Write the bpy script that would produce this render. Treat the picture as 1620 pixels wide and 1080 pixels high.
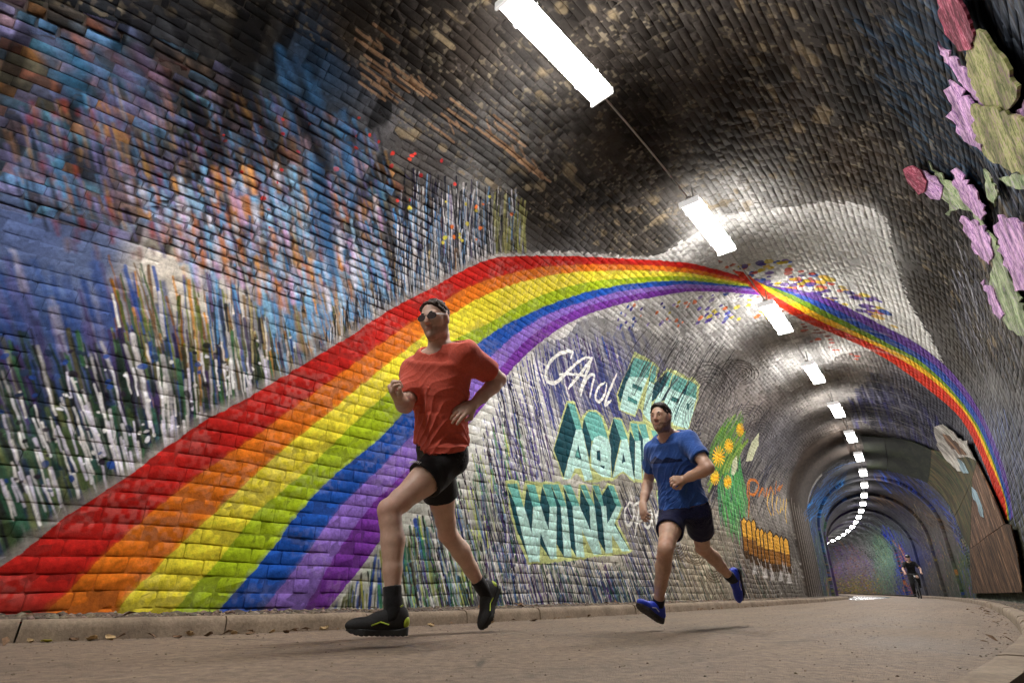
EXPOSURE = 0.12
LAMPS_BEHIND = True
import bpy, bmesh, math, random
import numpy as np
from mathutils import Vector, Matrix

# ------------------------------------------------------------------ clearing
for _o in list(bpy.data.objects):
    bpy.data.objects.remove(_o)
SC = bpy.context.scene
COL = SC.collection
rng = np.random.default_rng(11)
random.seed(11)

# ------------------------------------------------------------------ camera
CAM = dict(f=849.43, pitch=0.4291, roll=0.012, h=0.2498)
def _cam():
    p, r = CAM['pitch'], CAM['roll']
    right = np.array([1., 0, 0]); up = np.array([0, -math.sin(p), math.cos(p)])
    fwd = np.array([0, math.cos(p), math.sin(p)])
    cr, sr = math.cos(r), math.sin(r)
    X = cr * right + sr * up
    Y = -sr * right + cr * up
    return X, Y, fwd
CX, CY, CF = _cam()
CPOS = np.array([0, 0, CAM['h']])
cd = bpy.data.cameras.new('camera'); cam = bpy.data.objects.new('camera', cd); COL.objects.link(cam)
cd.sensor_width = 36.0; cd.lens = CAM['f'] / 1620 * 36
cd.clip_start = 0.02; cd.clip_end = 500
cam.matrix_world = Matrix(((CX[0], CY[0], -CF[0], 0), (CX[1], CY[1], -CF[1], 0),
                           (CX[2], CY[2], -CF[2], CAM['h']), (0, 0, 0, 1)))
SC.camera = cam

# ------------------------------------------------------------------ world: night outside, lit only by the tunnel lamps
w = bpy.data.worlds.new('World'); SC.world = w; w.use_nodes = True
nt = w.node_tree; nt.nodes.clear()
sky = nt.nodes.new('ShaderNodeTexSky'); sky.sky_type = 'NISHITA'; sky.sun_disc = False
sky.sun_elevation = math.radians(-4); sky.sun_rotation = math.radians(200)
bg = nt.nodes.new('ShaderNodeBackground'); bg.inputs[1].default_value = 0.05
wo = nt.nodes.new('ShaderNodeOutputWorld')
nt.links.new(sky.outputs[0], bg.inputs[0]); nt.links.new(bg.outputs[0], wo.inputs[0])

# ------------------------------------------------------------------ exposure / render settings
SC.view_settings.view_transform = 'Standard'
SC.view_settings.look = 'None'
SC.view_settings.exposure = EXPOSURE if 'EXPOSURE' in globals() else 0.0
SC.view_settings.gamma = 1.0
SC.view_settings.use_curve_mapping = False
SC.render.engine = 'CYCLES'
SC.cycles.use_denoising = True
SC.cycles.max_bounces = 6
SC.cycles.diffuse_bounces = 3
SC.cycles.glossy_bounces = 3
SC.cycles.transmission_bounces = 3
SC.cycles.caustics_reflective = False
SC.cycles.caustics_refractive = False
SC.cycles.sample_clamp_indirect = 4.0
LAMP_E = 135.0

# ------------------------------------------------------------------ tunnel alignment
KN = np.array([-60, -1.0, 0, 5, 10, 20, 35, 60, 120.])
KV = np.array([.009, .02, .0689, .0091, .0036, .0078, .0036, .0098, .0098])
W_PATH, KH = 3.158, 0.092
DC, RT, ZC = 1.5, 2.25, 2.62           # section: centre offset, radius, springing height
SMIN, SMAX = -5.0, 96.0
_ds = 0.02
PS = np.arange(-12, 110, _ds)
_k = np.interp(PS, KN, KV)
_phi = np.cumsum(_k) * _ds
_i0 = int(round(12 / _ds))
PPHI = 0.8826 - (_phi - _phi[_i0])
PX = np.cumsum(np.sin(PPHI)) * _ds; PX += -2.2055 - PX[_i0]
PY = np.cumsum(np.cos(PPHI)) * _ds; PY += 2.7483 - PY[_i0]
T_LEG = ZC; T_ARC = math.pi * RT; T_ALL = 2 * T_LEG + T_ARC

def path_at(s):
    return np.interp(s, PS, PX), np.interp(s, PS, PY), np.interp(s, PS, PPHI)
def sdz(s, d, z):
    """station, offset to the right of the left kerb line, height -> world"""
    x, y, ph = path_at(s)
    return np.stack([x + d * np.cos(ph), y - d * np.sin(ph), np.zeros_like(x) + z], -1)
def prof(t, inset=0.0):
    """arc length round the lining (0 at left foot) -> d, z, and inward normal (nd, nz)"""
    t = np.asarray(t, float); r = RT - inset
    a = np.clip((t - T_LEG) / RT, 0, math.pi)
    d = DC - r * np.cos(a); z = ZC + r * np.sin(a)
    z = np.where(t < T_LEG, t, z); z = np.where(t > T_LEG + T_ARC, T_ALL - t, z)
    return d, z, np.cos(a), -np.sin(a)
def wall(s, t, inset=0.0):
    d, z, _, _ = prof(t, inset)
    return sdz(np.asarray(s, float), d, z)
def wall_normal(s, t):
    _, _, nd, nz = prof(t)
    _, _, ph = path_at(s)
    return np.stack([nd * np.cos(ph), -nd * np.sin(ph), nz + 0 * ph], -1)

def project(P):
    q = P - CPOS
    zc = q @ CF
    zz = np.where(zc > 1e-3, zc, np.nan)
    return 810 + CAM['f'] * (q @ CX) / zz, 540 - CAM['f'] * (q @ CY) / zz, zc
def ray(u, v):
    u = np.asarray(u, float); v = np.asarray(v, float)
    return ((u - 810) / CAM['f'])[..., None] * CX - ((v - 540) / CAM['f'])[..., None] * CY + CF
def on_ground(u, v, z=0.0):
    r = ray(u, v); return CPOS + r * ((z - CAM['h']) / r[..., 2])[..., None]
def to_sd(x, y, s0=None):
    x = np.asarray(x, float); y = np.asarray(y, float)
    s = np.zeros_like(x) if s0 is None else s0
    for _ in range(4 if s0 is not None else 40):
        a, b, ph = path_at(s)
        s = np.clip(s + (x - a) * np.sin(ph) + (y - b) * np.cos(ph), -11, 108)
    a, b, ph = path_at(s)
    return s, (x - a) * np.cos(ph) - (y - b) * np.sin(ph)
def px2st(u, v, inset=0.0):
    """where the sight line through a photo point meets the lining"""
    r = ray(u, v); n = r.shape[0]; R = RT - inset
    k = np.full(n, 0.15); s = np.zeros(n); done = np.zeros(n, bool); k0 = k.copy(); s_0 = s.copy()
    def inside(k, s):
        q = CPOS + r * k[:, None]
        s, d = to_sd(q[:, 0], q[:, 1], s)
        z = q[:, 2]
        return np.where(z < ZC, np.abs(d - DC), np.hypot(d - DC, z - ZC)) < R, s, d, z
    for _ in range(420):
        kn = np.where(done, k, k * 1.016)
        ins, sn, d, z = inside(kn, s)
        new = ~ins & ~done
        k0 = np.where(done | new, k0, kn); s_0 = np.where(done | new, s_0, sn)
        k = kn; s = np.where(done, s, sn); done |= new
    lo, hi = k0, k
    for _ in range(22):
        m = (lo + hi) / 2; ins, sn, d, z = inside(m, s)
        lo = np.where(ins, m, lo); hi = np.where(ins, hi, m); s = sn
    ins, s, d, z = inside(hi, s)
    a = np.arctan2(z - ZC, DC - d)
    t = np.where(z >= ZC, T_LEG + np.clip(a, 0, math.pi) * RT, np.where(d < DC, z, T_ALL - z))
    return s, t
def pst(pts):
    pts = np.asarray(pts, float)
    return np.stack(px2st(pts[:, 0], pts[:, 1]), -1)

# ------------------------------------------------------------------ scene helpers
def tag(o, label=None, cat=None, group=None, kind=None):
    if label: o['label'] = label
    if cat: o['category'] = cat
    if group: o['group'] = group
    if kind: o['kind'] = kind
    return o
def empty(name, loc=(0, 0, 0), rot=(0, 0, 0)):
    o = bpy.data.objects.new(name, None); COL.objects.link(o)
    o.location = loc; o.rotation_euler = rot; o.empty_display_size = 0.1
    return o
def link(name, me, parent=None, mat=None):
    o = bpy.data.objects.new(name, me); COL.objects.link(o)
    if mat is not None:
        for m in (mat if isinstance(mat, (list, tuple)) else [mat]): me.materials.append(m)
    if parent is not None: o.parent = parent
    return o
def mesh_np(name, V, F, uv=None, smooth=False, col=None):
    """V (n,3), F (m,k) same-size faces or a list of ragged faces; uv per vertex"""
    me = bpy.data.meshes.new(name)
    V = np.asarray(V, np.float32)
    if isinstance(F, np.ndarray) and F.ndim == 2:
        k = F.shape[1]; m = F.shape[0]
        me.vertices.add(len(V)); me.vertices.foreach_set('co', V.ravel())
        me.loops.add(m * k); me.loops.foreach_set('vertex_index', F.astype(np.int32).ravel())
        me.polygons.add(m)
        me.polygons.foreach_set('loop_start', np.arange(0, m * k, k, dtype=np.int32))
        me.polygons.foreach_set('loop_total', np.full(m, k, np.int32))
        me.update(calc_edges=True)
        li = F.ravel()
    else:
        me.from_pydata([tuple(map(float, v)) for v in V], [], [tuple(map(int, f)) for f in F])
        me.update()
        li = np.empty(len(me.loops), np.int32); me.loops.foreach_get('vertex_index', li)
    if uv is not None:
        l = me.uv_layers.new(name='mural')
        l.data.foreach_set('uv', np.asarray(uv, np.float32)[li].ravel())
    if col is not None:
        a = me.color_attributes.new('tint', 'FLOAT_COLOR', 'POINT')
        c = np.ones((len(V), 4), np.float32); c[:, :3] = col
        a.data.foreach_set('color', c.ravel())
    if smooth: me.polygons.foreach_set('use_smooth', np.ones(len(me.polygons), bool))
    return me
def bm_mesh(name, bm, smooth=False):
    bmesh.ops.recalc_face_normals(bm, faces=bm.faces)
    me = bpy.data.meshes.new(name); bm.to_mesh(me); bm.free()
    if smooth: me.polygons.foreach_set('use_smooth', np.ones(len(me.polygons), bool))
    return me
def grid_faces(nu, nv, closed_v=False):
    i, j = np.meshgrid(np.arange(nu - 1), np.arange(nv if closed_v else nv - 1), indexing='ij')
    j2 = (j + 1) % nv
    return np.stack([i * nv + j, (i + 1) * nv + j, (i + 1) * nv + j2, i * nv + j2], -1).reshape(-1, 4)
def tube(pts, rad, n=8):
    """closed tube along points (radius scalar or per point) -> V, F list"""
    pts = np.asarray(pts, float); m = len(pts)
    rad = np.broadcast_to(np.asarray(rad, float), (m,))
    tan = np.gradient(pts, axis=0); tan /= np.linalg.norm(tan, axis=1)[:, None] + 1e-12
    ref = np.array([0, 0, 1.0]) if abs(tan[0][2]) < .9 else np.array([1.0, 0, 0])
    V = []
    a = np.arange(n) * 2 * math.pi / n
    for i in range(m):
        b = np.cross(tan[i], ref); b /= np.linalg.norm(b) + 1e-12
        c = np.cross(b, tan[i]); ref = c
        V.append(pts[i] + rad[i] * (np.cos(a)[:, None] * b + np.sin(a)[:, None] * c))
    V = np.concatenate(V); F = [list(f) for f in grid_faces(m, n, True)]
    F.append(list(range(n))[::-1]); F.append(list(range((m - 1) * n, m * n)))
    return V, F
class MB:
    def __init__(s): s.V = []; s.F = []; s.n = 0
    def add(s, V, F):
        V = np.asarray(V, float); s.V.append(V); s.F += [[i + s.n for i in f] for f in F]; s.n += len(V)
    def tube(s, pts, rad, n=8): s.add(*tube(pts, rad, n))
    def box(s, c, size, M=None):
        c = np.asarray(c, float); h = np.asarray(size, float) / 2
        v = np.array([[x, y, z] for x in (-1, 1) for y in (-1, 1) for z in (-1, 1)], float) * h
        if M is not None: v = v @ np.asarray(M, float).T
        s.add(v + c, [[0, 1, 3, 2], [4, 6, 7, 5], [0, 4, 5, 1], [2, 3, 7, 6], [0, 2, 6, 4], [1, 5, 7, 3]])
    def mesh(s, name, smooth=False):
        return mesh_np(name, np.concatenate(s.V), s.F, smooth=smooth)
def autosmooth(me, deg=40):
    me.polygons.foreach_set('use_smooth', np.ones(len(me.polygons), bool))
    try: me.set_sharp_from_angle(angle=math.radians(deg))
    except Exception: pass
    return me

# ------------------------------------------------------------------ material helpers
def srgb(h):
    h = h.lstrip('#'); c = np.array([int(h[i:i + 2], 16) for i in (0, 2, 4)]) / 255.
    return np.where(c <= .04045, c / 12.92, ((c + .055) / 1.055) ** 2.4)
class NT:
    def __init__(s, name):
        s.m = bpy.data.materials.new(name); s.m.use_nodes = True; s.t = s.m.node_tree; s.t.nodes.clear()
        s.out = s.n('ShaderNodeOutputMaterial'); s.b = s.n('ShaderNodeBsdfPrincipled')
        s.l(s.b.outputs[0], s.out.inputs[0])
    def n(s, k, **kw):
        x = s.t.nodes.new(k)
        for a, b in kw.items(): setattr(x, a, b)
        return x
    def l(s, a, b): s.t.links.new(a, b)
    def put(s, sock, v):
        if hasattr(v, 'links') or isinstance(v, bpy.types.NodeSocket): s.l(v, sock)
        else: sock.default_value = v
    def noise(s, scale, detail=4, rough=.55, vec=None, dist=0.):
        x = s.n('ShaderNodeTexNoise'); x.inputs['Scale'].default_value = scale
        x.inputs['Detail'].default_value = detail; x.inputs['Roughness'].default_value = rough
        x.inputs['Distortion'].default_value = dist
        s.l(vec if vec is not None else s.pos(), x.inputs['Vector']); return x.outputs['Fac']
    def voro(s, scale, feature='F1', vec=None):
        x = s.n('ShaderNodeTexVoronoi', feature=feature); x.inputs['Scale'].default_value = scale
        s.l(vec if vec is not None else s.pos(), x.inputs['Vector']); return x
    def pos(s):
        if not hasattr(s, '_p'): s._p = s.n('ShaderNodeTexCoord').outputs['Object']
        return s._p
    def ramp(s, fac, stops):
        x = s.n('ShaderNodeValToRGB'); e = x.color_ramp.elements
        while len(e) < len(stops): e.new(.5)
        for el, (p, c) in zip(e, stops):
            el.position = p; c = (c, c, c) if not hasattr(c, '__len__') else c
            el.color = (*[float(q) for q in c], 1)
        s.l(fac, x.inputs[0]); return x.outputs[0]
    def mix(s, fac, a, b, mode='MIX'):
        x = s.n('ShaderNodeMix', data_type='RGBA', blend_type=mode)
        for sock, v in ((x.inputs[0], fac), (x.inputs[6], a), (x.inputs[7], b)):
            if isinstance(v, bpy.types.NodeSocket): s.l(v, sock)
            elif hasattr(v, '__len__'): sock.default_value = (*[float(q) for q in v], 1)
            else: sock.default_value = v
        return x.outputs[2]
    def math(s, op, a, b=0.):
        x = s.n('ShaderNodeMath', operation=op)
        for sock, v in ((x.inputs[0], a), (x.inputs[1], b)):
            if isinstance(v, bpy.types.NodeSocket): s.l(v, sock)
            else: sock.default_value = v
        return x.outputs[0]
    def bump(s, h, strength=.3, dist=.01, prev=None):
        x = s.n('ShaderNodeBump'); x.inputs['Strength'].default_value = strength; x.inputs['Distance'].default_value = dist
        s.l(h, x.inputs['Height'])
        if prev is not None: s.l(prev, x.inputs['Normal'])
        s.l(x.outputs[0], s.b.inputs['Normal']); return x.outputs[0]
    def base(s, v):
        if isinstance(v, bpy.types.NodeSocket): s.l(v, s.b.inputs['Base Color'])
        else: s.b.inputs['Base Color'].default_value = (*[float(q) for q in v], 1)
    def set(s, **kw):
        for k, v in kw.items():
            k = k.replace('_', ' ')
            if isinstance(v, bpy.types.NodeSocket): s.l(v, s.b.inputs[k])
            else: s.b.inputs[k].default_value = v
def simple(name, col, rough=.6, var=.25, scale=30, bump=.1, bd=.003, **kw):
    m = NT(name); c = np.asarray(col, float)
    f = m.noise(scale, 5)
    m.base(m.ramp(f, [(.3, c * (1 - var)), (.7, np.minimum(c * (1 + var), 1))]))
    m.set(Roughness=rough, **kw)
    if bump: m.bump(m.noise(scale * 3, 4), bump, bd)
    return m.m
# ================================================================== the painting on the lining, in lining coordinates (station, arc)
NV = 2080
_sf = np.arange(SMIN, SMAX, .01)
_dens = 1 / (0.0056 * np.maximum(1, (np.abs(_sf - 1.5) + 1.5) / 6.0) ** 1.7)
_cum = np.concatenate([[0], np.cumsum(_dens * .01)]); _sfe = np.append(_sf, _sf[-1] + .01)
NU = int(_cum[-1]) + 1
SU = np.interp((np.arange(NU) + .5) / NU * _cum[-1], _cum, _sfe)
TV = (np.arange(NV) + .5) / NV * T_ALL
def uv_of(s, t):
    return np.stack([np.interp(s, _sfe, _cum) / _cum[-1], np.asarray(t) / T_ALL], -1)
TEX = np.zeros((NV, NU, 4), np.float32)

def vnoise(cs, ct, seed):
    """value noise in lining space, cell cs x ct metres"""
    g = np.random.default_rng(seed)
    a = (SU - SMIN) / cs; b = TV / ct
    G = g.random((int(b[-1]) + 3, int(a[-1]) + 3)).astype(np.float32)
    ia = a.astype(int); fa = (a - ia).astype(np.float32); fa = fa * fa * (3 - 2 * fa)
    ib = b.astype(int); fb = (b - ib).astype(np.float32); fb = fb * fb * (3 - 2 * fb)
    R = G[:, ia] * (1 - fa) + G[:, ia + 1] * fa
    return R[ib] * (1 - fb)[:, None] + R[ib + 1] * fb[:, None]
WARP_S = (vnoise(.05, .05, 1) - .5) * .03
WARP_T = (vnoise(.05, .05, 2) - .5) * .03

# --- bond: rows of stretchers and headers
_rh = [.092] * 26 + [.0723] * 98 + [.092] * 26; _rh = np.array(_rh); ROW_T = np.concatenate([[0], np.cumsum(_rh)]) * (T_ALL / _rh.sum()); NROW = len(_rh)
ROWS = []
for _j in range(NROW):
    L = np.where(rng.random(720) < .22, .112, .222)
    if _j % 2: L[0] = .112
    L = L + rng.normal(0, .007, len(L))
    ROWS.append(SMIN - .3 * rng.random() + np.concatenate([[0], np.cumsum(L)]))
BID = np.zeros((NV, NU), np.int32)
_bt = np.random.default_rng(5)
BRND = _bt.random((NROW * 800 + 800, 3)).astype(np.float32)
def wavy(s, t): return .011 * np.sin(1.7 * s + .8 * t) + .006 * np.sin(4.3 * s - 2.1 * t)
_row = np.clip(np.searchsorted(ROW_T, (TV[:, None] - wavy(SU[None, :], TV[:, None])).ravel()).reshape(NV, NU) - 1, 0, NROW - 1)
_col = np.stack([np.searchsorted(ROWS[_j], SU) for _j in range(NROW)])
BID = (_col[_row, np.arange(NU)[None, :]] + _row * 800).astype(np.int32)

# --- ground colours: where each texel shows in the photograph's frame decides which part of the mural it belongs to
_cs, _ct = 12, 10
_su_c = SU[::_cs]; _tv_c = TV[::_ct]
_S, _T = np.meshgrid(_su_c, _tv_c)
_u, _v, _z = project(wall(_S.ravel(), _T.ravel()))
_u = np.where(np.isnan(_u), np.where(_T.ravel() < T_ALL / 2, -400, 2000), np.clip(_u, -500, 2100))
_v = np.where(np.isnan(_v), 500, np.clip(_v, -600, 1300))
def upsample(A):
    A = A.reshape(len(_tv_c), len(_su_c), -1)
    fi = np.clip(np.arange(NU) / _cs, 0, len(_su_c) - 1.001); ii = fi.astype(int); ff = (fi - ii).astype(np.float32)[None, :, None]
    B = A[:, ii] * (1 - ff) + A[:, ii + 1] * ff
    gi = np.clip(np.arange(NV) / _ct, 0, len(_tv_c) - 1.001); jj = gi.astype(int); gf = (gi - jj).astype(np.float32)[:, None, None]
    return B[jj] * (1 - gf) + B[jj + 1] * gf
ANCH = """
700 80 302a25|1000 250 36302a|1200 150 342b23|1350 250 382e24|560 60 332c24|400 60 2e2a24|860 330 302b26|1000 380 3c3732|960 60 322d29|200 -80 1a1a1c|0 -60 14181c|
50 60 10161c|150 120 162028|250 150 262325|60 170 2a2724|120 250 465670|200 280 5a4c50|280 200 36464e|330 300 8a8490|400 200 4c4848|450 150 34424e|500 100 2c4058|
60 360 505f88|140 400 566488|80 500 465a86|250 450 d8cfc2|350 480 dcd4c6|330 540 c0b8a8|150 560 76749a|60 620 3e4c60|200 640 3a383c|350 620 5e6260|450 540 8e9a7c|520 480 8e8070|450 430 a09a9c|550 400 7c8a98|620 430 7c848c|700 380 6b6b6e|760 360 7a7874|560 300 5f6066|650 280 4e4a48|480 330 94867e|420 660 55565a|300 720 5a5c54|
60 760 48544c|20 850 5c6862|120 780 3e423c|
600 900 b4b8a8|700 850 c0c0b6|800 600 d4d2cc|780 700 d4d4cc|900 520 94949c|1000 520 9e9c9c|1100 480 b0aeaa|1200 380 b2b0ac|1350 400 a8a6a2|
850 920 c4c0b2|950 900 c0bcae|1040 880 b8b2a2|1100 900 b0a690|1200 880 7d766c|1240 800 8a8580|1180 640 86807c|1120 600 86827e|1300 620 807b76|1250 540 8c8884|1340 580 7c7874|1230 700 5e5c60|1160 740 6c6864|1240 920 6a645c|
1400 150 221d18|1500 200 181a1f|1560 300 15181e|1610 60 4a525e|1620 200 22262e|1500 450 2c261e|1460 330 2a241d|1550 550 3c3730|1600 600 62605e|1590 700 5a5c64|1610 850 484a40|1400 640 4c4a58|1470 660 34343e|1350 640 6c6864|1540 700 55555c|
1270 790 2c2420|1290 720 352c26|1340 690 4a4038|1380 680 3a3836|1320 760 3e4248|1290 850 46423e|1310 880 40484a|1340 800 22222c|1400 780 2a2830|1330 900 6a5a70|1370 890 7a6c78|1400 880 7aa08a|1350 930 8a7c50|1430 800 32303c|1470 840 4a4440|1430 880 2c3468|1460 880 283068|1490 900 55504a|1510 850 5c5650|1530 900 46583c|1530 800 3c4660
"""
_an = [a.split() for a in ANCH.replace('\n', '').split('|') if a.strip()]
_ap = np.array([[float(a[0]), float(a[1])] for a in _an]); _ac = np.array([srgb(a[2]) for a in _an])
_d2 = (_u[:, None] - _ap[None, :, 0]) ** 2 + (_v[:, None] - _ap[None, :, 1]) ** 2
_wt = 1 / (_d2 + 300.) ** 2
BASE = upsample(((_wt @ _ac) / _wt.sum(1)[:, None]).astype(np.float32))  # upper left and vault: dark paint and soot, plus dimmer light coloured in
_PXY = upsample(np.stack([_u, _v], -1).astype(np.float32))
PXu, PXv = _PXY[..., 0], _PXY[..., 1]
def soft(x, a, b):
    x = np.clip((x - a) / (b - a), 0, 1); return x * x * (3 - 2 * x)
# patches of paint: mottle the ground colour
_n1 = vnoise(.5, .35, 3); _n2 = vnoise(.12, .10, 4); _n3 = vnoise(.03, .03, 6)
BASE *= (.62 + .45 * _n1 + .3 * _n2)[..., None]
BASE *= (.8 + .4 * BRND[BID, 0])[..., None]
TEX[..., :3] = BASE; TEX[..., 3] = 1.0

# --- sooty unpainted vault: pale crust, tan joints, efflorescence
def in_poly_px(poly):
    p = np.asarray(poly, float); x, y = PXu, PXv
    c = np.zeros(x.shape, bool); j = len(p) - 1
    for i in range(len(p)):
        (xi, yi), (xj, yj) = p[i], p[j]
        if yi != yj: c ^= ((yi > y) != (yj > y)) & (x < (xj - xi) * (y - yi) / (yj - yi) + xi)
        j = i
    return c
LEFT = (TV < T_ALL * .62)[:, None] & np.ones((1, NU), bool)
raw = soft(_n1 * .5 + _n2 * .3 + _n3 * .2, .35, .5)
vault = in_poly_px([(330, -600), (420, 20), (560, 110), (640, 230), (760, 290), (850, 360), (1000, 405), (1060, 390), (1120, 340), (1390, 320), (1500, 480), (1600, 620), (1640, 600), (1640, -600)])
vault |= (PXv < 30) & (SU < 12)[None, :]
crust = vault & (_n3 > .60) & (_n2 > .42)
pal = np.array([srgb('6a6050'), srgb('57504a'), srgb('7c7260')], np.float32)
k = np.clip(((_n3 - .60) * 8), 0, 1)[..., None] * np.where(crust, 1, 0)[..., None] * .62
TEX[..., :3] = TEX[..., :3] * (1 - k) + pal[(BID % 3)] * k
blot = soft(vnoise(.16, .10, 9), .72, .84) * np.where(vault, 1, 0) * soft(vnoise(.9, .7, 10), .45, .6)
TEX[..., :3] = TEX[..., :3] * (1 - .65 * blot[..., None]) + srgb('8a7a60').astype(np.float32) * .65 * blot[..., None]
soot = soft(vnoise(.7, .3, 12), .40, .75) * np.where(vault, .40, 0)
TEX[..., :3] *= (1 - soot[..., None])
del blot, soot, crust
TEX[..., 3] = np.where(vault, .55, TEX[..., 3])

# --- upper left: each brick dabbed a different tint
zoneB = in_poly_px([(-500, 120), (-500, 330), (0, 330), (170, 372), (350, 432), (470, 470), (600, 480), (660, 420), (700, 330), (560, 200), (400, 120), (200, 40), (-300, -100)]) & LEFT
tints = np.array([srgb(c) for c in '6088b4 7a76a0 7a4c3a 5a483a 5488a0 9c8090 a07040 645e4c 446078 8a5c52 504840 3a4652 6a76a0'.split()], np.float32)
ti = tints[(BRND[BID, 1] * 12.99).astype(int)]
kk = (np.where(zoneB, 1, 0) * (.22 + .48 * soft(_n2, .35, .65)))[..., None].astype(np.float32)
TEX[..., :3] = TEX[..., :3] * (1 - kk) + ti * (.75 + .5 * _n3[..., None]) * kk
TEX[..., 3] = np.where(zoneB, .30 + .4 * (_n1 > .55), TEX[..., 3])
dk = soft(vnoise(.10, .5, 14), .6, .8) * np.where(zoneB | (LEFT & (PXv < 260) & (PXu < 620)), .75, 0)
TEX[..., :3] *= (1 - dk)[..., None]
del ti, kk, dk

# ------------------------------------------------------------------ brushes
def _box(s0, s1, t0, t1, m):
    a = np.searchsorted(SU, s0 - m); b = np.searchsorted(SU, s1 + m) + 1
    c = np.searchsorted(TV, t0 - m); d = np.searchsorted(TV, t1 + m) + 1
    return slice(max(a - 1, 0), min(b, NU)), slice(max(c - 1, 0), min(d, NV))
def seg(s0, t0, s1, t1, w0, w1, col, alpha=1., sft=.006, rough=.0):
    m = max(w0, w1) + sft
    us, vs = _box(min(s0, s1), max(s0, s1), min(t0, t1), max(t0, t1), m)
    S = SU[us][None, :]; T = TV[vs][:, None]
    if rough: S = S + WARP_S[vs, us] * rough; T = T + WARP_T[vs, us] * rough
    dx, dy = s1 - s0, t1 - t0
    L2 = dx * dx + dy * dy + 1e-9
    q = np.clip(((S - s0) * dx + (T - t0) * dy) / L2, 0, 1)
    D = np.hypot(S - s0 - q * dx, T - t0 - q * dy) - (w0 + (w1 - w0) * q)
    a = (np.clip(.5 - D / sft, 0, 1) * alpha)[..., None].astype(np.float32)
    tex = TEX[vs, us, :3]; tex *= (1 - a); tex += a * np.asarray(col, np.float32)
def poly_mask(P, us, vs, rough=1.):
    S = SU[us][None, :] + WARP_S[vs, us] * rough; T = TV[vs][:, None] + WARP_T[vs, us] * rough
    c = np.zeros(S.shape, bool); j = len(P) - 1
    for i in range(len(P)):
        (xi, yi), (xj, yj) = P[i], P[j]
        if yi != yj: c ^= ((yi > T) != (yj > T)) & (S < (xj - xi) * (T - yi) / (yj - yi) + xi)
        j = i
    return c
def fill(P, col, alpha=1., rough=.5, col2=None, joint=None):
    P = np.asarray(P, float)
    us, vs = _box(P[:, 0].min(), P[:, 0].max(), P[:, 1].min(), P[:, 1].max(), .03)
    m = poly_mask(P, us, vs, rough)
    c = np.asarray(col, np.float32) * np.ones((1, 1, 3), np.float32)
    if col2 is not None:
        f = soft(TV[vs], P[:, 1].min(), P[:, 1].max())[:, None, None].astype(np.float32)
        c = c * (1 - f) + np.asarray(col2, np.float32) * f
    a = (m * alpha)[..., None].astype(np.float32)
    TEX[vs, us, :3] = TEX[vs, us, :3] * (1 - a) + a * c * (.86 + .28 * _n3[vs, us, None])
    if joint is not None: TEX[vs, us, 3] = np.where(m, joint, TEX[vs, us, 3])
def fill_px(P, col, **k): fill(pst(P), srgb(col) if isinstance(col, str) else col, **k)
def line_px(P, w, col, alpha=1., sft=.006, rough=.3, taper=None):
    """brush line through photo points, w in metres"""
    q = pst(P); c = srgb(col) if isinstance(col, str) else col; n = len(q)
    ws = np.full(n, w) if taper is None else w * np.interp(np.linspace(0, 1, n), np.linspace(0, 1, len(taper)), taper)
    for i in range(n - 1):
        seg(*q[i], *q[i + 1], ws[i], ws[i + 1], c, alpha, sft, rough)
def smooth_px(P, n=6):
    P = np.asarray(P, float); out = []
    Q = np.vstack([2 * P[0] - P[1], P, 2 * P[-1] - P[-2]])
    for i in range(1, len(Q) - 2):
        for k in range(n):
            t = k / n; a, b, c, d = Q[i - 1], Q[i], Q[i + 1], Q[i + 2]
            out.append(.5 * ((2 * b) + (-a + c) * t + (2 * a - 5 * b + 4 * c - d) * t * t + (-a + 3 * b - 3 * c + d) * t ** 3))
    out.append(P[-1]); return np.array(out)
def rand_in(poly, n):
    p = np.asarray(poly, float); lo, hi = p.min(0), p.max(0); out = np.zeros((0, 2))
    while len(out) < n:
        q = lo + rng.random((n * 2, 2)) * (hi - lo); c = np.zeros(len(q), bool); j = len(p) - 1
        for i in range(len(p)):
            if p[i, 1] != p[j, 1]:
                c ^= ((p[i, 1] > q[:, 1]) != (p[j, 1] > q[:, 1])) & (q[:, 0] < (p[j, 0] - p[i, 0]) * (q[:, 1] - p[i, 1]) / (p[j, 1] - p[i, 1]) + p[i, 0])
            j = i
        out = np.vstack([out, q[c]])
    return out[:n]
def strokes(poly, n, lean, length, width, cols, alpha=(.6, 1.), jit=.06, sft=.008, rough=.22, dashed=0.):
    """drips: lean = dx per dy downwards in the frame (number, or function of x,y)"""
    n = int(n * 1.5); cols = [srgb(c) for c in cols.split()]
    p = rand_in(poly, n); L = rng.uniform(*length, n)
    ln = np.array([lean(x, y) if callable(lean) else lean for x, y in p]) + rng.normal(0, jit, n)
    q = p + np.stack([ln * L, L], -1)
    a = pst(p); b = pst(q)
    sc = np.hypot(*(b - a).T) / np.maximum(np.hypot(*(q - p).T), 1)     # metres per photo pixel here
    for i in range(n):
        if abs(a[i, 0] - b[i, 0]) > 3 or sc[i] > .2: continue
        w_ = max(rng.uniform(*width) * .52 * min(sc[i], .03), .0028)
        c = cols[rng.integers(len(cols))] * rng.uniform(.8, 1.2)
        if rng.random() < dashed:
            m = int(rng.integers(4, 9))
            for j in range(m):
                u0, u1 = (j + .1) / m, (j + .6) / m
                seg(*(a[i] + (b[i] - a[i]) * u0), *(a[i] + (b[i] - a[i]) * u1), w_, w_, c, 1, sft * .7, rough)
        else:
            seg(*a[i], *b[i], w_ * rng.uniform(.6, 1.1), w_ * rng.uniform(.3, 1.), c, rng.uniform(*alpha), sft, rough)
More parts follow.
